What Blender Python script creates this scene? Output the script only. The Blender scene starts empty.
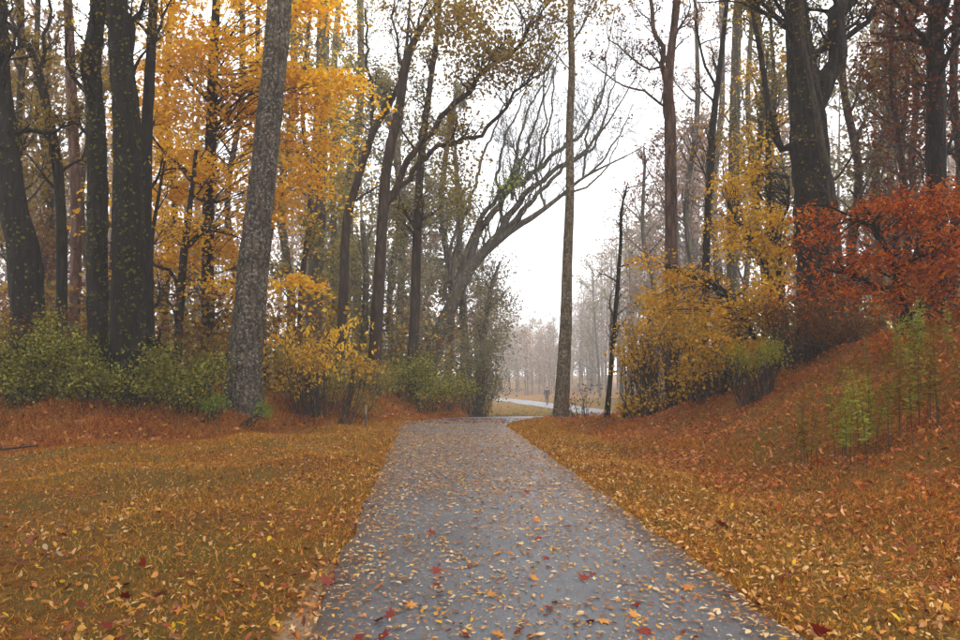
import bpy, math, random
import numpy as np
from mathutils import Vector
R = math.radians
rng = np.random.default_rng(7)
random.seed(7)
sc = bpy.context.scene
COL = sc.collection
# ------------------------------------------------------------------ camera
F = 747.0                                   # focal length in photo pixels (28 mm on 36 mm)
CAM = np.array([-0.77, 0.0, 1.63])
YAW, TILT = R(4.05), math.atan(48 / F)
cam_d = bpy.data.cameras.new('camera')
cam_d.lens, cam_d.sensor_width, cam_d.clip_start, cam_d.clip_end = 28.0125, 36, 0.05, 1500
cam = bpy.data.objects.new('camera', cam_d); COL.objects.link(cam)
cam.location = CAM
cam.rotation_euler = (R(90) + TILT, 0, -YAW)
sc.camera = cam
# ------------------------------------------------------------------ sky, sun, exposure
SUN_EL, SUN_AZ = R(52), R(150)              # soft overcast sun, behind the viewpoint and to the right
w = bpy.data.worlds.new('World'); sc.world = w; w.use_nodes = True
nt = w.node_tree; nt.nodes.clear()
sky = nt.nodes.new('ShaderNodeTexSky'); sky.sky_type = 'NISHITA'; sky.sun_disc = False
sky.sun_elevation, sky.sun_rotation = SUN_EL, SUN_AZ
sky.air_density, sky.dust_density, sky.ozone_density = 1.0, 8.0, 1.0
hs = nt.nodes.new('ShaderNodeHueSaturation'); hs.inputs['Saturation'].default_value = 0.12
mx = nt.nodes.new('ShaderNodeMix'); mx.data_type = 'RGBA'; mx.inputs[0].default_value = 0.72
mx.inputs[7].default_value = (10.8, 11.1, 11.6, 1)         # even overcast cloud layer
bg = nt.nodes.new('ShaderNodeBackground'); bg.inputs[1].default_value = 0.10
ow = nt.nodes.new('ShaderNodeOutputWorld')
nt.links.new(sky.outputs[0], hs.inputs['Color']); nt.links.new(hs.outputs[0], mx.inputs[6])
nt.links.new(mx.outputs[2], bg.inputs[0]); nt.links.new(bg.outputs[0], ow.inputs[0])
sd = bpy.data.lights.new('sun', 'SUN'); sd.energy = 1.5; sd.angle = R(35); sd.color = (1, 0.95, 0.88)
so = bpy.data.objects.new('sun', sd); COL.objects.link(so)
so.rotation_euler = (R(90) - SUN_EL, 0, math.pi - SUN_AZ)
sc.view_settings.view_transform = 'Standard'; sc.view_settings.look = 'None'
sc.view_settings.gamma = 1; sc.view_settings.exposure = 1.4
sc.cycles.max_bounces = 6; sc.cycles.diffuse_bounces = 3; sc.cycles.glossy_bounces = 2
sc.cycles.transmission_bounces = 4; sc.cycles.volume_bounces = 1
sc.cycles.use_denoising = True

# ------------------------------------------------------------------ helpers
def lin(h):
    h = h.lstrip('#'); c = [int(h[i:i+2], 16) / 255 for i in (0, 2, 4)]
    return tuple([(x / 12.92 if x <= .04045 else ((x + .055) / 1.055) ** 2.4) for x in c] + [1.0])
FW = np.array([math.sin(YAW), math.cos(YAW), 0]); RT = np.array([math.cos(YAW), -math.sin(YAW), 0]); UP = np.array([0, 0, 1.])
FC = FW * math.cos(TILT) + UP * math.sin(TILT); UC = UP * math.cos(TILT) - FW * math.sin(TILT)
def W(px, py, d):
    """point d metres ahead of the viewpoint that is seen at photo position (px, py)"""
    v = FC + RT * ((px - 480) / F) - UC * ((py - 320) / F)
    return CAM + v * (d / v.dot(FW))
def to_px(p):
    v = np.asarray(p) - CAM
    z = v @ FC
    return 480 + F * (v @ RT) / z, 320 - F * (v @ UC) / z
def sstep(t):
    t = np.clip(t, 0, 1); return t * t * (3 - 2 * t)
def props(o, label=None, cat=None, group=None, kind=None):
    if label: o['label'] = label
    if cat: o['category'] = cat
    if group: o['group'] = group
    if kind: o['kind'] = kind
    return o
def empty(name, loc, **k):
    o = bpy.data.objects.new(name, None); COL.objects.link(o); o.location = loc
    o.empty_display_size = .2
    return props(o, **k)
def mesh_data(name, V, T, mat, smooth=False):
    V = np.ascontiguousarray(V, dtype=np.float32); T = np.ascontiguousarray(T, dtype=np.int32)
    me = bpy.data.meshes.new(name)
    m, k = T.shape
    me.vertices.add(len(V)); me.vertices.foreach_set('co', V.ravel())
    me.loops.add(m * k); me.loops.foreach_set('vertex_index', T.ravel())
    me.polygons.add(m); me.polygons.foreach_set('loop_start', np.arange(0, m * k, k, dtype=np.int32))
    if smooth: me.polygons.foreach_set('use_smooth', np.ones(m, dtype=bool))
    me.update(calc_edges=True)
    if mat: me.materials.append(mat)
    return me
def mobj(name, V, T, mat, parent=None, smooth=False, **k):
    V = np.asarray(V, dtype=np.float64)
    if parent is not None: V = V - np.array(parent.location)
    o = bpy.data.objects.new(name, mesh_data(name, V, T, mat, smooth)); COL.objects.link(o)
    o.parent = parent
    return props(o, **k)

# ------------------------------------------------------------------ materials
def new_mat(name):
    m = bpy.data.materials.new(name); m.use_nodes = True
    n = m.node_tree.nodes; n.clear()
    return m, n, m.node_tree.links
def ramp(n, cols, interp='LINEAR', pos=None):
    r = n.new('ShaderNodeValToRGB'); e = r.color_ramp.elements; r.color_ramp.interpolation = interp
    while len(e) < len(cols): e.new(1.0)
    for i, c in enumerate(cols):
        e[i].position = pos[i] if pos else i / max(1, len(cols) - (0 if interp == 'CONSTANT' else 1))
        e[i].color = c
    return r
def noise(n, l, scale, detail=4, rough=.55, vec=None):
    x = n.new('ShaderNodeTexNoise'); x.inputs['Scale'].default_value = scale
    x.inputs['Detail'].default_value = detail; x.inputs['Roughness'].default_value = rough
    if vec is not None: l.new(vec, x.inputs['Vector'])
    return x
def mathn(n, l, op, a, b=None, c=None):
    x = n.new('ShaderNodeMath'); x.operation = op
    for i, v in enumerate((a, b, c)):
        if v is None: continue
        if isinstance(v, (int, float)): x.inputs[i].default_value = v
        else: l.new(v, x.inputs[i])
    return x.outputs[0]
def mixc(n, l, fac, a, b):
    x = n.new('ShaderNodeMix'); x.data_type = 'RGBA'
    for i, v in ((0, fac), (6, a), (7, b)):
        if isinstance(v, (int, float)): x.inputs[i].default_value = v
        elif isinstance(v, tuple): x.inputs[i].default_value = v
        else: l.new(v, x.inputs[i])
    return x.outputs[2]
def leaf_mat(name, cols, trans=.35, clump=.8, gloss=0.0, mixn=.4):
    m, n, l = new_mat(name)
    g = n.new('ShaderNodeNewGeometry')
    ns = noise(n, l, clump, 2, .5, g.outputs['Position'])
    f = mathn(n, l, 'MULTIPLY_ADD', g.outputs['Random Per Island'], 1 - mixn, mathn(n, l, 'MULTIPLY', mathn(n, l, 'MULTIPLY_ADD', ns.outputs[0], 2.2, -.6), mixn))
    r = ramp(n, [lin(c) for c in cols]); l.new(f, r.inputs[0])
    d = n.new('ShaderNodeBsdfDiffuse'); t = n.new('ShaderNodeBsdfTranslucent'); mx = n.new('ShaderNodeMixShader')
    l.new(r.outputs[0], d.inputs[0]); l.new(r.outputs[0], t.inputs[0]); mx.inputs[0].default_value = trans
    l.new(d.outputs[0], mx.inputs[1]); l.new(t.outputs[0], mx.inputs[2])
    last = mx.outputs[0]
    if gloss:
        gl = n.new('ShaderNodeBsdfGlossy'); gl.inputs['Roughness'].default_value = .45
        m2 = n.new('ShaderNodeMixShader'); m2.inputs[0].default_value = gloss
        l.new(last, m2.inputs[1]); l.new(gl.outputs[0], m2.inputs[2]); last = m2.outputs[0]
    o = n.new('ShaderNodeOutputMaterial'); l.new(last, o.inputs[0])
    return m
def bark_mat(name, dark, light, moss=None, lichen=None, vs=7.0, bump=.6):
    m, n, l = new_mat(name)
    g = n.new('ShaderNodeNewGeometry')
    mp = n.new('ShaderNodeMapping'); mp.inputs['Scale'].default_value = (1, 1, .2); l.new(g.outputs['Position'], mp.inputs[0])
    a = noise(n, l, vs * 1.1, 8, .75, mp.outputs[0])
    v = n.new('ShaderNodeTexVoronoi'); v.feature = 'DISTANCE_TO_EDGE'; v.inputs['Scale'].default_value = vs * .9
    wv = n.new('ShaderNodeVectorMath'); wv.operation = 'MULTIPLY_ADD'
    l.new(noise(n, l, 9, 3, .6, g.outputs['Position']).outputs['Color'], wv.inputs[0]); wv.inputs[1].default_value = (.09, .09, .09)
    l.new(mp.outputs[0], wv.inputs[2]); l.new(wv.outputs[0], v.inputs['Vector'])
    hgt = mathn(n, l, 'ADD', mathn(n, l, 'MULTIPLY', mathn(n, l, 'MINIMUM', v.outputs['Distance'], .35), 1.6), mathn(n, l, 'MULTIPLY', a.outputs[0], .6))
    r = ramp(n, [lin(dark), lin(light)], pos=[.25, .85]); l.new(hgt, r.inputs[0])
    c = r.outputs[0]
    big = noise(n, l, 1.3, 3, .6, g.outputs['Position'])
    c = mixc(n, l, mathn(n, l, 'MULTIPLY', big.outputs[0], .5), c, lin(dark))
    if moss:
        mn = noise(n, l, 2.2, 5, .7, g.outputs['Position'])
        rr = ramp(n, [(0, 0, 0, 1), (1, 1, 1, 1)], pos=[.5, .66]); l.new(mn.outputs[0], rr.inputs[0])
        c = mixc(n, l, mathn(n, l, 'MULTIPLY', rr.outputs[0], .75), c, lin(moss))
    if lichen:
        ln = noise(n, l, 13, 8, .8, g.outputs['Position'])
        rr = ramp(n, [(0, 0, 0, 1), (1, 1, 1, 1)], pos=[.50, .60]); l.new(ln.outputs[0], rr.inputs[0])
        ln2 = noise(n, l, 2.6, 4, .6, g.outputs['Position'])
        c = mixc(n, l, mathn(n, l, 'MULTIPLY', rr.outputs[0], mathn(n, l, 'MULTIPLY_ADD', ln2.outputs[0], 3.0, -.75)), c, lin(lichen))
    b = n.new('ShaderNodeBump'); b.inputs['Strength'].default_value = bump; b.inputs['Distance'].default_value = .07; l.new(hgt, b.inputs['Height'])
    p = n.new('ShaderNodeBsdfPrincipled'); p.inputs['Roughness'].default_value = .85; p.inputs['Specular IOR Level'].default_value = .25
    l.new(c, p.inputs['Base Color']); l.new(b.outputs[0], p.inputs['Normal'])
    o = n.new('ShaderNodeOutputMaterial'); l.new(p.outputs[0], o.inputs[0])
    return m
def plain_mat(name, col, rough=.8, var=.25, scale=20):
    m, n, l = new_mat(name)
    g = n.new('ShaderNodeNewGeometry'); a = noise(n, l, scale, 4, .6, g.outputs['Position'])
    c = lin(col); d = tuple(x * (1 - var) for x in c[:3]) + (1,)
    r = ramp(n, [d, c], pos=[.3, .7]); l.new(a.outputs[0], r.inputs[0])
    p = n.new('ShaderNodeBsdfPrincipled'); p.inputs['Roughness'].default_value = rough; l.new(r.outputs[0], p.inputs['Base Color'])
    o = n.new('ShaderNodeOutputMaterial'); l.new(p.outputs[0], o.inputs[0]); return m

B_DARK = bark_mat('bark_dark', '#0a0807', '#30271f', moss='#2e2c16', bump=1.0)
B_VDARK = bark_mat('bark_very_dark', '#070605', '#261f18', moss='#1c190b', bump=1.0)
B_LICH = bark_mat('bark_lichen', '#1c1713', '#5e5244', lichen='#999184', vs=7, bump=1.0)
B_GREY = bark_mat('bark_grey', '#241f1b', '#5e5349', moss='#4a4a30')
B_BROWN = bark_mat('bark_brown', '#1c140f', '#4e3b2e')
B_RED = bark_mat('bark_reddish', '#3d2a22', '#7d6054')
B_SLIM = bark_mat('bark_slim', '#34291f', '#77664f', lichen='#9a927c', vs=10)
B_TWIG = plain_mat('twig_brown', '#3a2c22', .85)
B_TWIGG = plain_mat('twig_grey', '#4b4038', .85)

L_GOLD = leaf_mat('leaf_gold', ['#9a640a', '#cc8c10', '#ecb01e', '#fcd044', '#d0aa28', '#e8a016', '#b07a16'], .5, .45, 0, .5)
L_YEL = leaf_mat('leaf_yellow', ['#a8801c', '#d8a828', '#ecc040', '#c8881c', '#9a8c2c'], .4)
L_BEECH = leaf_mat('leaf_beech_rust', ['#5a1e0e', '#923410', '#b85014', '#d07a22', '#7c2c12', '#ac5620', '#9a6c28'], .35)
L_ORANGE = leaf_mat('leaf_orange', ['#a8701a', '#d0942a', '#e4b440', '#c0841e', '#a8902c', '#d8781c'], .4)
L_OAK = leaf_mat('leaf_oak_bronze', ['#54461c', '#7c6a2a', '#9a8436', '#7c5c2a', '#a4843c', '#6c6a2e'], .5)
L_OLIVE = leaf_mat('leaf_olive', ['#4c4a24', '#716c34', '#938846', '#a08a40', '#77683c', '#8c7a50'], .35)
L_GREEN = leaf_mat('leaf_green', ['#1e240a', '#4a4c14', '#7a7a22', '#aaa038', '#5c5a1c', '#2e3810', '#c0b458'], .35, 1.6, .02)
L_GREENY = leaf_mat('leaf_fresh_green', ['#4a6420', '#6f8430', '#8a9a3c', '#9a9a40'], .45)
L_BROWN = leaf_mat('leaf_dead_brown', ['#4a2c1a', '#6c4426', '#85592f', '#593420', '#77603c'], .3)
L_BRY = leaf_mat('leaf_brown_yellow', ['#5c4420', '#957430', '#b8963a', '#765828', '#c8a030', '#806630'], .35)
L_YELB = leaf_mat('leaf_yellow_brown', ['#6a4c1c', '#b08828', '#d8a830', '#8e6c2c', '#ecbc40', '#a08038', '#c08c20'], .45, 1.0)
L_REDB = leaf_mat('leaf_red_brown', ['#3c1c14', '#5c2c20', '#7a4428', '#4c2c20'], .3)
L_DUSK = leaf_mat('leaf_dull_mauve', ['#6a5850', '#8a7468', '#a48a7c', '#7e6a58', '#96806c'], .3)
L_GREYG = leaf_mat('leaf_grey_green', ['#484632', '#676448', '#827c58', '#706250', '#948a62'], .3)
L_IVY = leaf_mat('leaf_ivy', ['#2c3818', '#4a5422', '#686a30', '#5c4a28'], .25)
L_LIT = leaf_mat('litter_yellow', ['#5a3420', '#9a6430', '#c4965a', '#d4b07c', '#c08834', '#7c4224', '#d09828', '#b08450', '#e0b040'], .12, 1.3, .03, .22)
L_LITR = leaf_mat('litter_brown', ['#381610', '#6c2c16', '#96481e', '#b46a28', '#c88c44', '#5a2616', '#7a4624', '#d0a058'], .12, .7, .03, .35)
L_LITB = leaf_mat('litter_rust', ['#44180c', '#803014', '#a84e1c', '#c06c2a', '#d09054', '#662612', '#904820', '#dcaa84'], .12, .5, .03, .35)
L_LITP = leaf_mat('litter_path', ['#5e3c28', '#a07048', '#c8a278', '#dcc49c', '#bc8840', '#80482a', '#d4a244', '#b8987a'], .12, 1.3, .03, .2)
L_LITM = leaf_mat('litter_red', ['#360806', '#5a0e0a', '#70180e', '#863012', '#2c0806'], .12, 2, .05)
L_PALE = leaf_mat('litter_pale', ['#a08868', '#b89e7c', '#8c7256', '#c0aa88'], .1, 2)
L_GRASS = leaf_mat('grass_short', ['#40240c', '#805218', '#a87226', '#c88e34', '#70581c', '#d8a24a', '#643c12'], .25, .35, 0, .6)
L_DEAD = leaf_mat('grass_dead', ['#6a3014', '#a05420', '#c07430', '#d09450', '#84421c', '#dcb070'], .25, .6)
L_STRAW = leaf_mat('straw_red', ['#54220e', '#94461a', '#b86426', '#c88448', '#703014', '#d49c64'], .25, .5, 0, .5)
L_WEED = leaf_mat('weed_green', ['#5a6020', '#80842c', '#a09e40', '#7c702c', '#989044'], .35)
L_WEEDB = leaf_mat('weed_brown', ['#4e3418', '#7a5a26', '#8a7430', '#68481e'], .3)

def ground_mat():
    m, n, l = new_mat('ground_thatch')
    g = n.new('ShaderNodeNewGeometry')
    a = noise(n, l, .55, 4, .6, g.outputs['Position']); b = noise(n, l, 14, 6, .75, g.outputs['Position']); c = noise(n, l, 60, 3, .7, g.outputs['Position'])
    r1 = ramp(n, [lin('#241408'), lin('#5e3814'), lin('#8c5c22'), lin('#a87830')], pos=[.25, .45, .6, .8]); l.new(b.outputs[0], r1.inputs[0])
    r2 = ramp(n, [lin('#2e1c0c'), lin('#5e4c20'), lin('#86702e')], pos=[.3, .5, .75]); l.new(c.outputs[0], r2.inputs[0])
    rr = ramp(n, [(0, 0, 0, 1), (1, 1, 1, 1)], pos=[.42, .62]); l.new(a.outputs[0], rr.inputs[0])
    col = mixc(n, l, rr.outputs[0], r1.outputs[0], r2.outputs[0])
    sx = n.new('ShaderNodeSeparateXYZ'); l.new(g.outputs['Position'], sx.inputs[0])      # sand washed along the asphalt's edge
    sn = noise(n, l, 5, 5, .7, g.outputs['Position'])
    e1 = mathn(n, l, 'MULTIPLY_ADD', sn.outputs[0], .5, mathn(n, l, 'ADD', sx.outputs[0], 1.45))
    e2 = mathn(n, l, 'MULTIPLY', mathn(n, l, 'SUBTRACT', 7.0, sx.outputs[1]), .35)
    m1 = ramp(n, [(0, 0, 0, 1), (1, 1, 1, 1)], pos=[.0, .12]); l.new(e1, m1.inputs[0])
    m2 = mathn(n, l, 'MINIMUM', mathn(n, l, 'MAXIMUM', e2, 0.0), 1.0)
    m3 = mathn(n, l, 'LESS_THAN', sx.outputs[0], 0.0)
    sand = ramp(n, [lin('#8a7058'), lin('#c0a488')], pos=[.3, .7]); l.new(c.outputs[0], sand.inputs[0])
    col = mixc(n, l, mathn(n, l, 'MULTIPLY', mathn(n, l, 'MULTIPLY', m1.outputs[0], m2), m3), col, sand.outputs[0])
    bp = n.new('ShaderNodeBump'); bp.inputs['Strength'].default_value = .9; bp.inputs['Distance'].default_value = .03; l.new(b.outputs[0], bp.inputs['Height'])
    p = n.new('ShaderNodeBsdfPrincipled'); p.inputs['Roughness'].default_value = .95; p.inputs['Specular IOR Level'].default_value = .1
    l.new(col, p.inputs['Base Color']); l.new(bp.outputs[0], p.inputs['Normal'])
    o = n.new('ShaderNodeOutputMaterial'); l.new(p.outputs[0], o.inputs[0]); return m
def asphalt_mat():
    m, n, l = new_mat('asphalt_damp')
    g = n.new('ShaderNodeNewGeometry')
    a = noise(n, l, 1.1, 4, .6, g.outputs['Position']); b = noise(n, l, 70, 5, .8, g.outputs['Position'])
    v = n.new('ShaderNodeTexVoronoi'); v.inputs['Scale'].default_value = 80; l.new(g.outputs['Position'], v.inputs['Vector'])
    r = ramp(n, [lin('#292a2d'), lin('#5e6065'), lin('#93959a')], pos=[.3, .52, .75]); l.new(b.outputs[0], r.inputs[0])
    rd = ramp(n, [lin('#4a4c50'), lin('#64666b')], pos=[.3, .7]); l.new(a.outputs[0], rd.inputs[0])
    col = mixc(n, l, .5, r.outputs[0], rd.outputs[0])
    at = n.new('ShaderNodeAttribute'); at.attribute_name = 'edge'
    dn = noise(n, l, 3.2, 6, .7, g.outputs['Position'])
    e = mathn(n, l, 'ADD', mathn(n, l, 'MULTIPLY_ADD', at.outputs['Fac'], 2.6, -2.05), mathn(n, l, 'MULTIPLY_ADD', dn.outputs[0], 1.5, -.75))
    er = ramp(n, [(0, 0, 0, 1), (1, 1, 1, 1)], pos=[.1, .8]); l.new(e, er.inputs[0])
    col = mixc(n, l, mathn(n, l, 'MULTIPLY', er.outputs[0], .8), col, lin('#5a4630'))
    st = noise(n, l, .8, 5, .65, g.outputs['Position']); sr = ramp(n, [(1, 1, 1, 1), (0, 0, 0, 1)], pos=[.38, .52]); l.new(st.outputs[0], sr.inputs[0])
    col = mixc(n, l, mathn(n, l, 'MULTIPLY', sr.outputs[0], .18), col, lin('#38363a'))
    rg = ramp(n, [(.34, .34, .34, 1), (.56, .56, .56, 1)], pos=[.35, .65]); l.new(a.outputs[0], rg.inputs[0])
    bp = n.new('ShaderNodeBump'); bp.inputs['Strength'].default_value = .35; bp.inputs['Distance'].default_value = .006; l.new(v.outputs['Distance'], bp.inputs['Height'])
    p = n.new('ShaderNodeBsdfPrincipled'); l.new(col, p.inputs['Base Color']); l.new(rg.outputs[0], p.inputs['Roughness']); l.new(bp.outputs[0], p.inputs['Normal'])
    p.inputs['Specular IOR Level'].default_value = .5
    o = n.new('ShaderNodeOutputMaterial'); l.new(p.outputs[0], o.inputs[0]); return m

# ------------------------------------------------------------------ terrain
PC = np.array([(0, -8), (0, 0), (0, 10), (0, 18), (.05, 21.5), (.9, 24.6), (3.2, 28.6), (6.6, 34), (10, 42), (11.9, 54), (11, 74), (6.6, 95), (-6, 114), (-24, 128), (-50, 140)], float)
def crom(P, per):
    P = np.asarray(P, float); out = []
    Q = np.vstack([2 * P[0] - P[1], P, 2 * P[-1] - P[-2]])
    for i in range(1, len(Q) - 2):
        p0, p1, p2, p3 = Q[i-1:i+3]
        for t in np.arange(per) / per:
            out.append(.5 * (2 * p1 + (p2 - p0) * t + (2*p0 - 5*p1 + 4*p2 - p3) * t*t + (3*p1 - p0 - 3*p2 + p3) * t**3))
    out.append(P[-1]); return np.array(out)
PATH = crom(PC, 10)
def base_z(y):
    return np.interp(y, [-10, 20, 22, 24, 26, 28.5, 31, 34, 42, 54, 74, 95, 200], [0, 0, -.01, -.05, -.13, -.27, -.43, -.62, -1.1, -1.65, -2.05, -2.2, -2.4])
def path_dist(x, y):
    x = np.asarray(x, float); y = np.asarray(y, float)
    best = np.full(x.shape, 1e9)
    for (a, b) in zip(PATH[:-1], PATH[1:]):
        ab = b - a; t = np.clip(((x - a[0]) * ab[0] + (y - a[1]) * ab[1]) / (ab @ ab), 0, 1)
        best = np.minimum(best, np.hypot(x - a[0] - t * ab[0], y - a[1] - t * ab[1]))
    return best
def band(x, y):
    """metres behind the line where the mown grass ends and the wood's edge begins"""
    return (y - np.interp(x, [-40, -20, -9.3, -7.2, -5.5, -4, -1.8, .5, 3, 6, 9], [13, 14.4, 15.2, 16, 18.3, 21.3, 25, 28.5, 42, 80, 200])) * .8
def gz(x, y, pd=None):
    x = np.asarray(x, float); y = np.asarray(y, float)
    b = base_z(y)
    s = band(x, y)
    fade = 1 - sstep((y - 42) / 25) * sstep((x + 30) / 25)
    left = (.8 * sstep(s / 3.4) + .022 * np.clip(s - 2, 0, 40)) * fade
    A = np.interp(y, [-20, 12, 17.5, 21.5, 27, 36], [1, 1, .68, .3, .12, .03])
    right = 2.8 * sstep((x - 3.35) / 6.2) * A - .10 * np.exp(-((x - 3.2) / .7) ** 2) * sstep((26 - y) / 6) + .01 * np.clip(x - 9, 0, 60)
    n = .035 * np.sin(x * 1.7 + y * .9) + .03 * np.sin(x * .8 - y * 1.3 + 2) + .018 * np.sin(3.1 * x + 1) * np.sin(2.7 * y)
    lump = 2.2 * sstep((np.hypot(x, y) - 60) / 80) * np.sin(x * .05 + 1) * np.sin(y * .04)
    z = b + left + right + lump * .4 + sstep((x - 3.6) / 1.5) * A * (.10 * np.sin(1.9 * x + .6 * y) * np.sin(1.4 * y + .5) + .06 * np.sin(4.3 * x - 2.1 * y) * np.sin(3.3 * y + x))
    pd = path_dist(x, y) if pd is None else pd
    k = sstep((pd - 1.9) / 2.2)
    z = b + (z - b) * k + n * sstep((pd - 1.5) / 1.0) * (1 + .8 * k)
    z = z - .07 * (1 - sstep((pd - 1.36) / .2))
    return z
def grid_axis(segs):
    out = []
    for a, b, st in segs: out += list(np.arange(a, b, st))
    return np.array(out + [segs[-1][1]])
M_GROUND, M_ASPH = ground_mat(), asphalt_mat()
gx = grid_axis([(-240, -60, 12), (-60, -20, 2), (-20, -8, .5), (-8, -2, .25), (-2, 2, .14), (2, 10, .22), (10, 20, .6), (20, 60, 2), (60, 240, 12)])
gy = grid_axis([(-20, 0, 1.5), (0, 14, .25), (14, 34, .35), (34, 60, .8), (60, 150, 2.5), (150, 330, 12)])
X, Y = np.meshgrid(gx, gy)
Z = gz(X, Y)
V = np.stack([X, Y, Z], -1).reshape(-1, 3)
nx, ny = len(gx), len(gy)
I = np.arange(nx * ny).reshape(ny, nx)
T = np.stack([I[:-1, :-1], I[:-1, 1:], I[1:, 1:], I[1:, :-1]], -1).reshape(-1, 4)
mobj('ground', V, T, M_GROUND, smooth=True, kind='structure')
# path ribbon with a slight camber and ragged edges
tan = np.gradient(PATH, axis=0); tan /= np.linalg.norm(tan, axis=1)[:, None]
nor = np.stack([tan[:, 1], -tan[:, 0]], 1)
PP = crom(PATH, 4); tt = np.gradient(PP, axis=0); tt /= np.linalg.norm(tt, axis=1)[:, None]; nn = np.stack([tt[:, 1], -tt[:, 0]], 1)
offs = np.array([-1.52, -1.5, -1.2, -.6, 0, .6, 1.2, 1.5, 1.52]); dz = np.array([-.09, -.012, -.006, 0, .006, 0, -.006, -.012, -.09])
arc = np.r_[0, np.cumsum(np.hypot(*np.diff(PP, axis=0).T))]
V = []
for i, (p, q) in enumerate(zip(PP, nn)):
    wob = .035 * math.sin(arc[i] * 2.3) + .03 * math.sin(arc[i] * 5.1 + 1)
    wide = 1 + .25 * sstep((arc[i] - 48) / 20)
    for o_, h in zip(offs, dz):
        o2 = o_ * wide + (wob if o_ > 1.3 else -wob * .7 if o_ < -1.3 else 0)
        V.append((p[0] + q[0] * o2, p[1] + q[1] * o2, float(base_z(p[1])) + .012 + h))
k = len(offs); n_ = len(PP)
I = np.arange(n_ * k).reshape(n_, k)
T = np.stack([I[:-1, :-1], I[:-1, 1:], I[1:, 1:], I[1:, :-1]], -1).reshape(-1, 4)
po = mobj('path', V, T, M_ASPH, smooth=True, kind='structure')
at = po.data.attributes.new('edge', 'FLOAT', 'POINT'); at.data.foreach_set('value', np.tile(np.abs(offs) / 1.52, n_).astype(np.float32))
# ------------------------------------------------------------------ leaf batches
QUAD = (np.array([(-.5, 0, 0), (.02, -.36, .10), (.5, 0, 0), (.02, .36, .10)]), np.array([(0, 1, 2), (0, 2, 3)]))
LANCE = (np.array([(-.5, 0, 0), (-.2, -.17, .05), (.2, -.15, .06), (.5, 0, -.03), (.2, .15, .06), (-.2, .17, .05)]), np.array([(0, 1, 5), (1, 2, 4), (1, 4, 5), (2, 3, 4)]))
def maple_template(curl):
    ang = [(-90, .12), (-62, .42), (-50, .26), (-12, .56), (8, .30), (48, .60), (60, .34), (90, .72), (120, .34), (132, .60), (172, .30), (192, .56), (230, .26), (242, .42)]
    v = [(0, -.05, 0)]
    for a, r in ang:
        x, y = r * math.cos(R(a)), r * math.sin(R(a))
        v.append((x, y, curl * r * r * (1 + .6 * math.sin(a * .13))))
    v.append((0, -.42, .03)); v.append((.02, -.10, .01)); v.append((-.02, -.10, .01))
    t = [(0, i, i + 1 if i < 14 else 1) for i in range(1, 15)] + [(15, 16, 17)]
    return np.array(v), np.array(t)
MAPLE = maple_template(.25)
CURL = (np.array([(-.5, 0, .02), (-.22, -.16, .12), (.15, -.2, .16), (.5, .06, .05), (.22, .10, .02), (-.15, .18, .10)]), LANCE[1])
OVATE = (np.array([(-.46, .02, .0), (-.22, -.27, .08), (.12, -.22, .03), (.5, -.04, .12), (.16, .2, .1), (-.18, .25, .04)]), LANCE[1])
LOBED = (np.array([(-.5, 0, 0), (-.1, -.12, .02), (.05, -.42, .1), (.12, -.14, .03), (.5, -.05, .1), (.16, .12, .03), (.02, .40, .08), (-.1, .13, .02)]), np.array([(0, 1, 7), (1, 2, 3), (3, 4, 5), (5, 6, 7), (1, 3, 5), (1, 5, 7)]))
def unit(v): return v / (np.linalg.norm(v, axis=-1, keepdims=True) + 1e-9)
def batch(tmpl, P, N, S, head=None):
    """instances of a leaf template at P with normal N and size S, as one vertex and triangle array"""
    tv, tf = tmpl; n = len(P)
    N = unit(N); h = rng.normal(size=(n, 3)) if head is None else head
    a = unit(np.cross(N, h)); a = unit(np.cross(a, N)); b = np.cross(N, a)
    S = np.asarray(S).reshape(-1, 1, 1)
    V = P[:, None, :] + S * (tv[None, :, 0:1] * a[:, None] + tv[None, :, 1:2] * b[:, None] + tv[None, :, 2:3] * N[:, None])
    T = tf[None] + (np.arange(n) * len(tv))[:, None, None]
    return V.reshape(-1, 3), T.reshape(-1, 3)
def merge(parts):
    Vs, Ts, o = [], [], 0
    for v, t in parts:
        if len(v) == 0: continue
        Vs.append(v); Ts.append(t + o); o += len(v)
    return np.vstack(Vs), np.vstack(Ts)
def sprays(C, per, spread, size, flat=.6, droop=.3):
    """flat sprays of leaves round the centres C"""
    n = len(C)
    d = rng.normal(size=(n, 3)) * np.array([1, 1, .25]); d = unit(d)
    nrm = unit(np.array([0, 0, 1.]) + rng.normal(size=(n, 3)) * (1 - flat) * .9)
    off = rng.normal(size=(n, per, 3)) * spread
    hgt = np.einsum('npk,nk->np', off, nrm)
    off = off - hgt[..., None] * nrm[:, None] * flat
    off[..., 2] -= droop * np.einsum('npk,npk->np', off[..., :2], off[..., :2]) / max(spread, 1e-3) * .5
    P = (C[:, None] + off).reshape(-1, 3)
    N = (nrm[:, None] + rng.normal(size=(n, per, 3)) * (.55 + .6 * (1 - flat))).reshape(-1, 3)
    S = size * rng.uniform(.65, 1.3, len(P))
    return P, N, S
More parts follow.
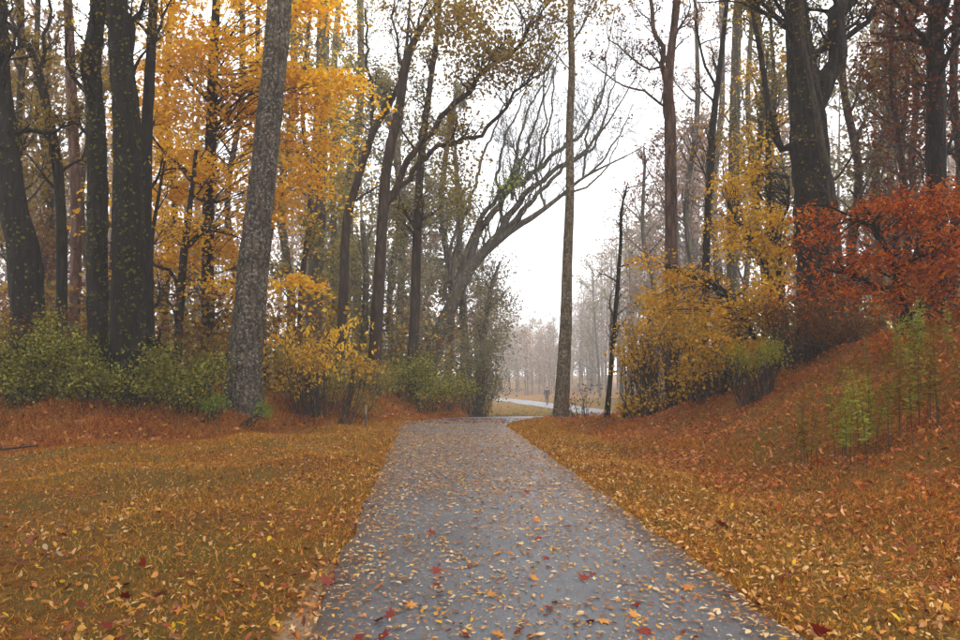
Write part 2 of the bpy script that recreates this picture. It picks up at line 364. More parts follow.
# ------------------------------------------------------------------ tubes
def tubes(lines):
    """lines: (points, radii, sides) -> one mesh; lines of equal length are built together"""
    bucket = {}
    for p, r, s in lines: bucket.setdefault((len(p), s), []).append((p, r))
    parts = []
    for (n, s), L in bucket.items():
        P = np.array([a for a, _ in L], float); Rr = np.array([b for _, b in L], float)
        t = unit(np.gradient(P, axis=1)); mean = np.abs(unit(P[:, -1] - P[:, 0]))
        ref = np.eye(3)[np.argmin(mean, axis=1)][:, None, :]
        u = unit(np.cross(t, np.broadcast_to(ref, t.shape))); v = np.cross(t, u)
        an = np.arange(s) * 2 * math.pi / s
        ring = P[:, :, None] + Rr[:, :, None, None] * (np.cos(an)[None, None, :, None] * u[:, :, None] + np.sin(an)[None, None, :, None] * v[:, :, None])
        B = len(L); idx = np.arange(B * n * s).reshape(B, n, s); nxt = np.roll(idx, -1, axis=2)
        q = np.stack([idx[:, :-1], nxt[:, :-1], nxt[:, 1:], idx[:, 1:]], -1).reshape(-1, 4)
        tri = np.vstack([q[:, [0, 1, 2]], q[:, [0, 2, 3]]])
        parts.append((ring.reshape(-1, 3), tri))
    return merge(parts)
def big_trunk(P, Rr, sides, seed, flare=.5, lump=.07):
    """a trunk with uneven, fluted surface and a root flare at its foot"""
    r_ = np.random.default_rng(seed); n = len(P)
    t = unit(np.gradient(P, axis=0)); u = unit(np.cross(t, np.array([0, 1., 0]))); v = np.cross(t, u)
    an = np.arange(sides) * 2 * math.pi / sides
    h = np.r_[0, np.cumsum(np.linalg.norm(np.diff(P, axis=0), axis=1))]
    k = np.ones((n, sides)); ph = r_.uniform(0, 6.28, 12)
    for j, (fa, fh, am) in enumerate([(2, .5, .6), (3, .9, .6), (5, 1.7, .35), (7, .6, .4), (4, 3.1, .4), (9, 2.3, .35), (11, 5.3, .3), (3, 7.1, .25)]):
        k += lump * am * np.sin(fa * an[None] + fh * h[:, None] + ph[j])
    fl = np.exp(-h / (.9 * Rr[0] + .25))[:, None]
    k += flare * fl * (.55 + .45 * np.sin(5 * an[None] + ph[8]) + .25 * np.sin(3 * an[None] + ph[9]))
    ring = P[:, None] + (Rr[:, None] * k)[..., None] * (np.cos(an)[None, :, None] * u[:, None] + np.sin(an)[None, :, None] * v[:, None])
    idx = np.arange(n * sides).reshape(n, sides); nxt = np.roll(idx, -1, axis=1)
    q = np.stack([idx[:-1], nxt[:-1], nxt[1:], idx[1:]], -1).reshape(-1, 4)
    return ring.reshape(-1, 3), np.vstack([q[:, [0, 1, 2]], q[:, [0, 2, 3]]])
rnd = random.Random(11)
def vlen(a): return math.sqrt(a[0]*a[0] + a[1]*a[1] + a[2]*a[2])
def grow(p, d, L, r, lev, maxlev, out, up=.15, wob=.22, kids=5, ang=(30, 60), rmin=.004, spread=1.0, far=False):
    """a branch with its side branches; out gets (points, radii, sides, level)"""
    ns = (3, 2, 2)[lev] if far else (6, 4, 2)[min(lev, 2)]
    pts = [tuple(p)]; x, y, z = p; dx, dy, dz = d; st = L / ns; dirs = [d]
    for i in range(ns):
        dx += rnd.gauss(0, wob); dy += rnd.gauss(0, wob); dz += rnd.gauss(0, wob * .8) + up
        m = math.sqrt(dx*dx + dy*dy + dz*dz) + 1e-9; dx /= m; dy /= m; dz /= m
        x += dx * st; y += dy * st; z += dz * st
        pts.append((x, y, z)); dirs.append((dx, dy, dz))
    rr = [max(rmin, r * (1 - .78 * i / ns)) for i in range(ns + 1)]
    out.append((pts, rr, 6 if r > .06 else 4 if r > .03 else 3, lev))
    if lev >= maxlev: return
    k = kids if isinstance(kids, int) else kids[min(lev, len(kids) - 1)]
    for c in range(k):
        t = rnd.uniform(.22, .98) if lev else rnd.uniform(.3, .98)
        f = t * ns; i = min(ns - 1, int(f)); g = f - i
        q = tuple(pts[i][j] * (1 - g) + pts[i+1][j] * g for j in range(3))
        b = dirs[i + 1]; a = R(rnd.uniform(*ang)) * spread
        e = Vector((rnd.gauss(0, 1), rnd.gauss(0, 1), rnd.gauss(0, .8))); bv = Vector(b)
        e = e - bv * e.dot(bv); e.normalize()
        nd = bv * math.cos(a) + e * math.sin(a)
        grow(q, tuple(nd), L * rnd.uniform(.38, .68) * (1 - .35 * t), max(rmin, rr[i] * .62), lev + 1, maxlev, out, up, wob, kids, ang, rmin, spread, far)
def resample(P, Rr, n):
    P = np.asarray(P, float)
    C = crom(np.column_stack([P, Rr]), 8) if len(P) > 2 else np.column_stack([np.linspace(P[0], P[-1], 9), np.linspace(Rr[0], Rr[-1], 9)])
    s = np.r_[0, np.cumsum(np.linalg.norm(np.diff(C[:, :3], axis=0), axis=1))]
    t = np.linspace(0, s[-1], n)
    return np.column_stack([np.interp(t, s, C[:, j]) for j in range(3)]), np.maximum(.004, np.interp(t, s, C[:, 3]))
def blob_points(b):
    """b = (px, py, depth, half width px, half height px, half depth m, number) -> points in that volume"""
    px, py, d, rx, ry, rd, n = b
    c = W(px, py, d); m = max(2, n // 7)
    q0 = unit(rng.normal(size=(m, 3))) * rng.uniform(.05, 1, (m, 1)) ** .45
    q = q0[rng.integers(0, m, n)] + rng.normal(size=(n, 3)) * .17
    return c + q[:, :1] * RT * (rx * d / F) + q[:, 1:2] * FW * rd + q[:, 2:] * UP * (ry * d / F)
def tree(name, label, cat, d, path, seed=0, bark=None, twig=None, ext=5.0, lean=None, nb=10, t0=.35, L=3.0, lev=2, kids=(5, 4, 3), up=.12, ang=(35, 70),
         limbs=(), blobs=(), leaf=None, size=.11, per=34, spread=.32, flat=.6, droop=.3, sparse=0, sparse_size=None, tmpl=QUAD, sides=14, flare=.45, group=None, ivy=0, lump=.07, wob=.22, brad=1.0, top_leaf=0, rmin=.004):
    """path: (px, py, width px) from foot to top as seen in the photograph, at depth d"""
    rnd.seed(seed * 13 + 5)
    pts = np.array([W(a, b, d) for a, b, _ in path]); rad = np.array([c * .5 * d / F for *_, c in path])
    bx, by = pts[0, 0], pts[0, 1]; g0 = float(gz(bx, by))
    pts[0, 2] = g0 - .12
    root = empty(name, (bx, by, g0), label=label, cat=cat, group=group)
    if ext:                                   # the trunk goes on above what the photograph shows
        dr = unit(pts[-1] - pts[-2]); dr = unit(dr * .7 + np.array([0, 0, .5]))
        e = pts[-1] + dr * ext * .5 + np.array([rnd.gauss(0, .2), rnd.gauss(0, .2), 0]); f = e + dr * ext * .5
        pts = np.vstack([pts, e, f]); rad = np.r_[rad, rad[-1] * .7, rad[-1] * .3]
    n = max(14, int(np.sum(np.linalg.norm(np.diff(pts, axis=0), axis=1)) / (.2 if sides > 16 else .45)))
    TP, TR = resample(pts, rad, n)
    tv = big_trunk(TP, TR, sides, seed, flare, lump)
    out = []
    def spawn(P, Rr, count, a0, Lb, lv):
        m = len(P)
        for _ in range(count):
            t = rnd.uniform(a0, .99); i = min(m - 2, int(t * (m - 1)))
            az = rnd.uniform(0, 6.283); el = R(90 - rnd.uniform(*ang))
            b = unit(P[i+1] - P[i])
            dv = (math.cos(az) * math.cos(el), math.sin(az) * math.cos(el), math.sin(el))
            dv = unit(np.array(dv) + b * .35)
            grow(tuple(P[i]), tuple(dv), Lb * rnd.uniform(.55, 1.15) * (1 - .4 * t), min(Rr[i] * .5, .02 + .018 * Lb) * brad, 0 if lv == lev else 1, lev, out, up, wob, kids, (28, 62), rmin)
    spawn(TP, TR, nb, t0, L, lev)
    skeleton = [TP]
    LB = []
    for lm in limbs:
        lp, nsub, sl = lm[:3]
        P = np.array([W(a[0], a[1], d + (a[3] if len(a) > 3 else 0)) for a in lp]); r_ = np.array([a[2] * .5 * d / F for a in lp])
        j = int(np.argmin(np.linalg.norm(TP - P[0], axis=1)))
        if np.linalg.norm(TP[j] - P[0]) < 1.2: P[0] = TP[j]
        LP, LR = resample(P, r_, max(8, int(np.sum(np.linalg.norm(np.diff(P, axis=0), axis=1)) / .3)))
        kn = rng.normal(size=LP.shape) * np.minimum(.07, LR * 1.3 + .02)[:, None]; kn[0] = 0; LP = LP + (kn + np.roll(kn, 1, 0)) * .6 * (np.arange(len(LP)) > 1)[:, None]
        LB.append((LP, LR, 8)); skeleton.append(LP)
        spawn(LP, LR, nsub, .2, sl, lev)
    sk = np.vstack(skeleton)
    tips = np.array([p for o in out if o[3] >= max(1, lev - 1) for p in o[0][1:]]) if out else np.zeros((0, 3))
    leaves, tw = [], []
    for b in blobs:
        C = blob_points(b)
        P, N, S = sprays(C, per, spread, size, flat, droop); leaves.append(batch(tmpl, P, N, S))
        for c in C[::3] if len(C) > 30 else C:
            dd = np.linalg.norm(sk - c, axis=1) + np.where(sk[:, 2] > c[2] + .3, 3, 0)
            near = np.argsort(dd)[:max(3, len(sk) // 7)]; s = sk[int(near[rng.integers(0, len(near))])]; ln = np.linalg.norm(c - s)
            if ln > 9: continue
            m1 = s + (c - s) * .35 + rng.normal(size=3) * .06 * ln + UP * .10 * ln; m2 = s + (c - s) * .7 + rng.normal(size=3) * .05 * ln + UP * .08 * ln
            r0 = .006 + .0025 * ln
            tw.append((np.array([s, m1, m2, c]), np.array([r0 * 1.4, r0, r0 * .7, .003]), 3))
    if sparse and len(tips):
        i = rng.integers(0, len(tips), sparse)
        P = tips[i] + rng.normal(size=(sparse, 3)) * .10
        leaves.append(batch(tmpl, P, rng.normal(size=(sparse, 3)) + np.array([0, 0, .5]), (sparse_size or size) * rng.uniform(.6, 1.25, sparse)))
    if top_leaf:                              # foliage of the crown above the picture
        C = TP[-1] + rng.normal(size=(top_leaf, 3)) * np.array([2.2, 2.2, 1.5])
        P, N, S = sprays(C, 14, .5, .24, .4, .2); leaves.append(batch(QUAD, P, N, S))
    tk = mobj('trunk', *tv, bark, root, True)
    br = [(np.array(p), np.array(r_), s) for p, r_, s, _ in out]
    for l_ in LB: mobj('limb', *tubes([l_]), bark, root, True)
    if br: mobj('branches', *tubes(br), bark if not twig else twig, root, True, kind='stuff')
    if tw: mobj('twigs', *tubes(tw), twig or B_TWIG, root, kind='stuff')
    if leaves: mobj('crown', *merge(leaves), leaf, root, kind='stuff')
    if ivy:
        i = rng.integers(0, int(n * .7), ivy); a = rng.uniform(0, 6.283, ivy)
        o_ = np.stack([np.cos(a), np.sin(a), rng.normal(size=ivy) * .2], 1)
        P = TP[i] + o_ * (TR[i] * 1.06)[:, None] + np.array([0, 0, 1]) * rng.uniform(-.25, .25, (ivy, 1))
        iv = mobj('ivy', *batch(QUAD, P, o_ + rng.normal(size=(ivy, 3)) * .5, rng.uniform(.05, .12, ivy)), L_IVY, root, kind='stuff'); iv.parent = tk
    return root
def shrub(name, label, cat, base, blobs, leaf, size=.08, per=40, spread=.22, flat=.35, stems=9, twig=None, tmpl=QUAD, group=None, droop=.15, lev=1, bare=0):
    """base = (px, py, depth); stems fan out of the foot to the leaf sprays"""
    px, py, d = base; b = W(px, py, d); b[2] = float(gz(b[0], b[1]))
    root = empty(name, b, label=label, cat=cat, group=group)
    leaves, st = [], []
    allc = np.vstack([blob_points(q) for q in blobs])
    gzz = gz(allc[:, 0], allc[:, 1]); allc[:, 2] = np.maximum(allc[:, 2], gzz + .08)
    P, N, S = sprays(allc, per, spread, size, flat, droop)
    ok = P[:, 2] > gz(P[:, 0], P[:, 1]) + .01
    leaves = batch(tmpl, P[ok], N[ok], S[ok])
    for c in allc[::max(1, len(allc) // (stems * 6))]:
        f = b + np.append(rng.normal(size=2) * .15, 0); f = f + (c - f) * np.array([.55, .55, 0]); f[2] = float(gz(f[0], f[1])) - .03
        ln = np.linalg.norm(c - f); m1 = f + (c - f) * .4 + rng.normal(size=3) * .07 * ln; m2 = f + (c - f) * .75 + rng.normal(size=3) * .05 * ln
        st.append((np.array([f, m1, m2, c + rng.normal(size=3) * .1]), np.array([.013, .010, .007, .003]) * rng.uniform(.6, 1.5), 4))
    mobj('stems', *tubes(st), twig or B_TWIG, root, kind='stuff')
    mobj('foliage', *leaves, leaf, root, kind='stuff')
    return root

# ================================================================== trees beside the path, hero trunks first
tree('lichen_tree', 'stout grey trunk mottled with pale lichen, standing at the edge of the mown grass', 'tree', 20,
     [(243, 408, 34), (245, 360, 32), (250, 300, 30), (257, 230, 28), (264, 170, 26.5), (272, 85, 25), (279, 10, 23.5), (281, -30, 22)], 3, B_LICH, B_TWIGG,
     ext=7, nb=14, t0=.72, L=4, lev=2, leaf=L_OAK, size=.2, sides=26, flare=.28, lump=.05, top_leaf=110)
tree('slim_tree', 'tall slim straight trunk rising alone beside the bend of the path', 'tree', 26,
     [(560, 413, 16), (563, 380, 14), (566, 320, 12), (567.5, 260, 10), (570, 190, 9), (569.5, 130, 8), (572, 70, 7.2), (570.5, 20, 6.5), (572, -20, 6)], 4, B_SLIM, B_TWIGG,
     ext=4, nb=4, t0=.9, L=3, lev=2, kids=(5, 4), sides=16, flare=.35, lump=.03,
     limbs=[([(571, 45, 2.2), (585, 18, 1.6), (606, -4, 1)], 8, 1.8), ([(571, 75, 1.6), (552, 52, 1.2), (538, 30, .8), (530, 8, .6)], 8, 1.8)],
     sparse=260, leaf=L_BROWN, size=.10,
     blobs=[(600, 20, 26, 36, 34, 1.5, 16), (545, 20, 26, 26, 26, 1.5, 8)], per=9, spread=.4, flat=.4)
tree('fan_limbed_tree', 'leaning tree whose long bare limbs fan out over the path like a hand', 'tree', 37,
     [(425, 404, 20), (430, 360, 17), (440, 333, 15), (461, 285, 12.5), (480, 256, 10), (510, 231, 7), (534, 216, 5.6), (557, 199, 4.2), (586, 176, 2.8), (626, 156, 1.3), (640, 148, .7)], 6, B_GREY, B_GREY,
     ext=0, nb=20, t0=.45, L=4.4, lev=2, kids=(5, 4), up=.14, sides=18, flare=.3, wob=.27, ang=(10, 60), brad=.6, rmin=.008,
     limbs=[([(466, 272, 9), (472, 250, 8), (483, 225, 7), (509, 193, 5.6), (543, 165, 4.6), (562, 147, 4), (584, 130, 3.2), (600, 105, 2.4), (606, 60, 1.6), (608, 20, .8)], 30, 4.2),
            ([(480, 256, 8), (507, 221, 7), (530, 190, 5.5), (554, 170, 4.6), (577, 157, 3.6), (596, 136, 2.6), (612, 95, 1.6), (618, 50, .8)], 30, 4.2),
            ([(512, 200, 4), (516, 160, 3), (520, 135, 2.6), (532, 105, 2), (541, 85, 1.6), (556, 50, .8)], 12, 3),
            ([(490, 218, 4), (497, 175, 3), (505, 140, 2.4), (522, 100, 1.6), (535, 60, 1)], 12, 3),
            ([(540, 168, 3), (548, 130, 2.2), (553, 95, 1.6), (560, 40, .8)], 10, 2.6),
            ([(571, 160, 2.6), (588, 130, 2), (600, 95, 1.5), (622, 60, .8)], 10, 2.6),
            ([(560, 197, 3), (582, 188, 2.2), (604, 170, 1.6), (618, 140, 1)], 10, 2.6),
            ([(446, 318, 5), (449, 270, 4), (458, 220, 3), (470, 180, 2)], 6, 1.4),
            ([(456, 294, 7), (464, 262, 6), (474, 234, 5.4), (492, 204, 4.6), (515, 172, 3.8), (528, 145, 3), (540, 108, 2.2), (548, 60, 1.2)], 14, 3.4),
            ([(492, 246, 6), (520, 214, 5), (545, 186, 4), (566, 166, 3.4), (590, 150, 2.6), (606, 125, 2), (628, 92, 1.2), (640, 60, .8)], 14, 3.2),
            ([(452, 300, 5), (455, 262, 4.4), (462, 228, 3.8), (474, 196, 3.2), (482, 160, 2.6), (498, 120, 1.8), (508, 90, 1)], 10, 2.8),
            ([(530, 190, 3), (536, 160, 2.6), (544, 128, 2), (547, 92, 1.6), (556, 66, 1)], 8, 2.4), ([(585, 176, 2.4), (604, 160, 2), (622, 130, 1.4), (634, 104, .8)], 8, 2.2)],
     blobs=[(505, 190, 36.5, 26, 16, 1.2, 18), (520, 172, 36.5, 14, 10, .8, 8)], leaf=L_GREENY, size=.15, per=12, spread=.38, flat=.3)
tree('forked_tree', 'dark leaning trunk that forks into long limbs under bronze leaves, before the grey woods', 'tree', 27,
     [(372, 404, 15), (376, 340, 13), (380, 260, 11.5), (383, 215, 11), (388, 158, 10), (399, 110, 9), (406, 62, 8), (420, 30, 6.5), (436, 6, 5), (450, -25, 3.5)], 8, B_BROWN, B_BROWN,
     ext=3, nb=12, t0=.55, L=2.6, lev=2, kids=(4, 3), up=.1,
     limbs=[([(383, 219, 8), (396, 185, 7), (416, 152, 6.5), (440, 121, 6), (462, 98, 5.5), (481, 76, 5), (509, 57, 4), (532, 25, 3), (553, -4, 2)], 16, 2.0),
            ([(388, 205, 6), (405, 180, 5), (428, 156, 4.8), (452, 143, 4.5), (474, 137, 4.2), (490, 124, 4), (502, 108, 3.4), (522, 87, 2.6), (548, 68, 1.6)], 12, 1.6),
            ([(400, 108, 4), (402, 70, 3), (394, 30, 2.4), (392, -10, 1.6)], 7, 1.5)],
     blobs=[(492, 28, 26, 62, 40, 2.5, 110), (520, 66, 26, 30, 18, 1.5, 34), (440, 22, 27, 44, 30, 2, 60), (468, -40, 25, 90, 35, 3, 60), (452, 150, 27, 34, 24, 1.5, 24), (552, 25, 26, 26, 24, 1.5, 22), (470, 70, 27, 30, 18, 1.5, 22), (590, -15, 25, 50, 20, 2, 24)],
     leaf=L_OAK, size=.15, per=20, spread=.45, flat=.35, sparse=900)
tree('arching_tree', 'slender dark trunk arching up toward the forked tree, its foot in the shrubs', 'tree', 28,
     [(338, 404, 10), (343, 300, 9), (347, 222, 8.6), (357, 182, 8), (366, 152, 7.6), (376, 126, 7), (392, 99, 6), (402, 75, 4.5), (408, 30, 3), (410, -20, 2)], 9, B_BROWN, B_BROWN,
     ext=2, nb=14, t0=.4, L=2.0, lev=2, limbs=[([(371, 134, 4), (371, 100, 3.4), (368, 62, 3), (366, 10, 2)], 8, 1.4)], leaf=L_OLIVE, sparse=500, size=.10,
     blobs=[(345, 60, 28, 34, 42, 2, 44), (360, 10, 28, 36, 32, 2, 44), (352, 120, 28, 26, 30, 2, 24)], per=18, spread=.5, flat=.35)
tree('upright_tree', 'upright dark trunk crossing in front of the leaning limbs, with olive leaves', 'tree', 29,
     [(412, 404, 11), (414, 330, 10), (417, 240, 9), (420, 175, 8), (424, 130, 7.5), (430, 86, 6), (437, 34, 4.5), (441, -15, 3)], 10, B_BROWN, B_BROWN,
     ext=2, nb=16, t0=.35, L=2.2, lev=2, leaf=L_OLIVE, sparse=1500, size=.13, blobs=[(428, 150, 30, 28, 30, 1.6, 34), (455, 205, 31, 36, 34, 2, 46), (415, 85, 29, 28, 28, 1.5, 26), (400, 210, 31, 26, 34, 2, 30)], per=22, spread=.45, flat=.35)
tree('upright_tree', 'grey upright trunk close behind the arching tree, half hidden by golden shrub leaves', 'tree', 33,
     [(310, 402, 18), (314, 320, 16), (318, 220, 15), (321, 120, 14), (323, 20, 12), (324, -20, 11)], 11, B_GREY, B_TWIGG, ext=4, nb=16, t0=.3, L=2.6, lev=2,
     leaf=L_OLIVE, sparse=900, size=.11, blobs=[(312, 190, 33, 30, 44, 1.6, 40), (332, 120, 33, 30, 40, 1.6, 40), (345, 220, 34, 30, 34, 2, 36)], per=20, spread=.45, flat=.3)
# ------------------------------------------------------------------ the dark group and the golden maple
tree('ivy_clad_tree', 'thickest dark trunk of the group, ivy creeping up it, above the green shrubs', 'tree', 18.5,
     [(128, 398, 36), (127, 340, 32), (128, 270, 28), (129, 200, 27), (126, 120, 25), (121, 60, 23), (117, 0, 21), (115, -30, 20)], 14, B_VDARK, B_VDARK,
     ext=6, nb=12, t0=.4, L=3, lev=2, sides=28, ivy=1500, flare=.35, lump=.12, limbs=[([(124, 80, 10), (130, 45, 8), (137, 22, 6), (144, 5, 5), (150, -30, 4)], 5, 1.5)], leaf=L_OAK, top_leaf=90, size=.1, sparse=900)
tree('ivy_clad_tree', 'dark mossy trunk with a burl, close against the thickest ivy trunk', 'tree', 19.2,
     [(101, 398, 22), (98, 320, 19), (97, 250, 18), (97, 160, 17), (95, 110, 16), (91, 62, 19), (94, 50, 16), (99, 0, 14), (101, -30, 13)], 15, B_DARK, B_VDARK,
     ext=5, nb=12, t0=.35, L=2.6, lev=2, sides=24, ivy=1100, lump=.12, leaf=L_OAK, top_leaf=60, size=.1, sparse=700)
tree('dark_tree', 'slender dark trunk showing between the ivy trunks and the golden maple', 'tree', 20,
     [(143, 396, 13), (144, 300, 12), (146, 200, 11), (147, 120, 10.5), (151, 50, 9.5), (155, -20, 8)], 16, B_VDARK, B_VDARK, ext=4, nb=10, t0=.35, L=2.2, lev=2, leaf=L_GOLD, sparse=200, size=.1, top_leaf=40)
tree('dark_tree', 'bulky blackish trunk cut by the edge of the picture, leaning outward at the top', 'tree', 19.3,
     [(34, 400, 36), (28, 330, 30), (24, 260, 27), (15, 210, 24), (9, 160, 21), (4, 110, 18), (0, 60, 17), (-5, -10, 16)], 17, B_VDARK, B_VDARK,
     ext=5, nb=12, t0=.3, L=2.8, lev=2, ivy=800, sides=24, lump=.12, leaf=L_OAK, top_leaf=80, size=.1, sparse=1000,
     limbs=[([(12, 136, 6), (22, 132, 5), (38, 133, 4.4), (50, 134, 3.6), (62, 126, 2.4), (80, 122, 1.2)], 5, .9)])
tree('crooked_tree', 'thin crooked dark trunk bending over beside the blackish trunk', 'tree', 20,
     [(62, 398, 12), (62, 300, 11), (61, 220, 10), (58, 170, 9.5), (51, 128, 9), (44, 95, 8), (37, 65, 7), (28, 45, 6.5), (14, 30, 6), (2, 18, 5), (-12, -4, 4)], 18, B_DARK, B_VDARK,
     ext=1.5, nb=12, t0=.4, L=1.8, lev=2, limbs=[([(41, 66, 4), (47, 40, 3.4), (53, 5, 3), (56, -25, 2.4)], 5, 1.2)], leaf=L_OAK, sparse=1100, size=.1)
tree('straight_tree', 'straight reddish-brown trunk against white sky beside the crooked tree', 'tree', 23,
     [(74, 398, 12), (75, 300, 11), (76, 200, 10.5), (72, 100, 9.5), (68, 10, 8.5), (67, -25, 8)], 19, B_RED, B_TWIG, ext=4, nb=10, t0=.45, L=2.2, lev=2, leaf=L_OAK, sparse=500, size=.09, top_leaf=40)
tree('golden_maple', 'big maple crowned with glowing golden-orange leaves behind the lichen trunk', 'tree', 24,
     [(208, 398, 15), (208, 320, 13), (208, 240, 12), (210, 160, 11), (213, 80, 10), (216, 10, 8), (217, -30, 7)], 20, B_VDARK, B_DARK, ext=3.5, nb=12, t0=.35, L=3.2, lev=2, kids=(5, 3), ang=(50, 85), up=.05,
     blobs=[(225, 40, 23.5, 72, 52, 2.6, 64), (305, 66, 23, 46, 26, 1.4, 30), (195, 125, 24, 62, 44, 2.6, 56), (290, 130, 23.5, 36, 40, 1.6, 26), (190, 200, 24, 52, 38, 2.2, 46), (288, 205, 23.5, 32, 40, 1.4, 26),
            (232, 240, 25.5, 58, 34, 1.6, 26), (292, 268, 23.5, 20, 24, 1, 9), (168, 268, 24.5, 34, 24, 1.5, 15), (325, 12, 23, 24, 26, 1.2, 13), (230, -50, 24, 100, 40, 3, 36), (330, 85, 22.6, 24, 9, .8, 8), (165, 55, 25, 24, 55, 1.5, 18)],
     leaf=L_GOLD, size=.155, per=66, spread=.58, flat=.88, droop=.45)
tree('small_maple', 'slim young tree with yellow leaves under the golden maple', 'tree', 22,
     [(176, 398, 9), (178, 340, 8.5), (181, 290, 8), (185, 245, 7), (190, 205, 5), (196, 150, 3)], 21, B_VDARK, B_DARK, ext=0, nb=10, t0=.3, L=1.8, lev=2, ang=(50, 85), up=.04,
     limbs=[([(180, 300, 4), (170, 275, 3.4), (152, 262, 2.6), (140, 255, 1.6)], 5, .9), ([(184, 250, 4), (196, 236, 3), (215, 232, 2), (240, 238, 1.2)], 4, .9)],
     blobs=[(178, 235, 22, 42, 20, 1.2, 22), (200, 290, 22, 40, 14, 1.2, 14)], leaf=L_GOLD, size=.11, per=26, spread=.34, flat=.7)
tree('small_maple', 'thin bent sapling with few yellow leaves between the ivy trunks and the golden maple', 'tree', 20.5,
     [(153, 398, 6), (152, 340, 5.5), (151, 280, 5), (152, 240, 4.5), (158, 200, 3.6), (165, 160, 2)], 22, B_DARK, B_DARK, ext=0, nb=9, t0=.3, L=1.5, lev=2, sides=8,
     blobs=[(165, 225, 20.5, 26, 26, 1, 10)], leaf=L_YEL, size=.1, per=16, spread=.36, flat=.6)
# ------------------------------------------------------------------ fill trees of the left-hand wood
fill_left = [
 (12, 398, 25, 13, 10, B_DARK, L_OAK, 'dark trunk behind the blackish trunk at the picture edge', 5), (45, 398, 29, 9, 7, B_DARK, L_OAK, 'thin dark trunk seen between the blackish trunk and the crooked tree', -4),
 (86, 398, 27, 9, 6, B_GREY, L_OAK, 'thin grey trunk between the reddish trunk and the mossy burl trunk', 3), (168, 396, 30, 10, 8, B_DARK, L_GOLD, 'dark straight trunk deep behind the bent yellow sapling', 4),
 (232, 396, 30, 10, 8, B_GREY, L_YEL, 'grey trunk just behind the lichen trunk, among golden leaves', 6), (268, 396, 27, 8, 6, B_BROWN, L_YEL, 'brown thin trunk close past the lichen trunk, under golden leaves', -6),
 (286, 398, 36, 12, 9, B_GREY, L_OLIVE, 'pale hazy trunk beyond the golden maple boughs', 4), (302, 400, 29, 7, 4, B_BROWN, L_OLIVE, 'thin brown trunk in front of the grey upright trunk', 8),
 (352, 400, 38, 13, 9, B_GREY, L_OLIVE, 'hazy grey trunk standing between the arching and forked trees', 5), (396, 402, 36, 9, 6, B_GREY, L_GREYG, 'hazy thin trunk just behind the forked tree', -8),
 (446, 402, 42, 9, 5, B_GREY, L_GREYG, 'faint misty trunk behind the fan-limbed tree foot', 6), (337, 400, 44, 12, 8, B_GREY, L_OLIVE, 'faint tall trunk deepest behind the arching tree', 2)]
for i, (px, py, d, w0, w1, bk, lf, lab, ln) in enumerate(fill_left):
    hi = 0 if px < 380 else 120
    tree('woodland_tree', lab, 'tree', d, [(px, py, w0 * .78), (px + ln * .3 + 4 * (-1) ** i, 300, w0 * .7), (px + ln * .2 - 6 * (-1) ** i, 200, w0 * .64), (px + ln * .7 + 5 * (-1) ** i, 100, w0 * .58), (px + ln * 1.6, hi - 20, w1 * .7)], 40 + i, bk, B_TWIGG if bk is B_GREY else B_TWIG,
         ext=5 if hi == 0 else 1, nb=22, t0=.15, L=2.6, lev=2, kids=(5, 3) if d < 31 else (4, 2), leaf=lf, sparse=4200, size=.15, sides=9, group='thinner trees of the wood beside the grass', top_leaf=30 if d < 31 else 0)
# misty foliage trees behind the fan-limbed tree
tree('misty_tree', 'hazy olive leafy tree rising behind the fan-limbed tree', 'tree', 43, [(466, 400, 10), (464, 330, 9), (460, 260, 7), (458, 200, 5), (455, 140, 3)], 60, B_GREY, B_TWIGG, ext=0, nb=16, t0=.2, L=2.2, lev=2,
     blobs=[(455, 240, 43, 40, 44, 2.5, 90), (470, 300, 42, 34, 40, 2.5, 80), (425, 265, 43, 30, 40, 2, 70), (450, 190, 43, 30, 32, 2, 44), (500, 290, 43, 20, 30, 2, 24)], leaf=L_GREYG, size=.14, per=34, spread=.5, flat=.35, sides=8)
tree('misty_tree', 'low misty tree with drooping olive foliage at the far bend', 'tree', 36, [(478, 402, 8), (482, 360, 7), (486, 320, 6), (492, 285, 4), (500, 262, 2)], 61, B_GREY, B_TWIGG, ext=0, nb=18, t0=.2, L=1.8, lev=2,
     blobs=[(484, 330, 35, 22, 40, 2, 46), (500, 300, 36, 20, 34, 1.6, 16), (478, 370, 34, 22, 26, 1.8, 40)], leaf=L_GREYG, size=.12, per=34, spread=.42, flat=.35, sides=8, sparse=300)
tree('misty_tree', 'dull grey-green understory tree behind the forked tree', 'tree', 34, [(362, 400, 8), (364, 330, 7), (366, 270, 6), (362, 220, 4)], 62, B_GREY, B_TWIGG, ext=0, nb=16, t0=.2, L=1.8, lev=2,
     blobs=[(362, 265, 34, 34, 34, 2, 36), (345, 300, 33, 30, 22, 2, 22), (400, 300, 34, 26, 50, 2, 42), (410, 350, 33, 30, 30, 2, 36)], leaf=L_GREYG, size=.12, per=30, spread=.44, flat=.35, sides=8)

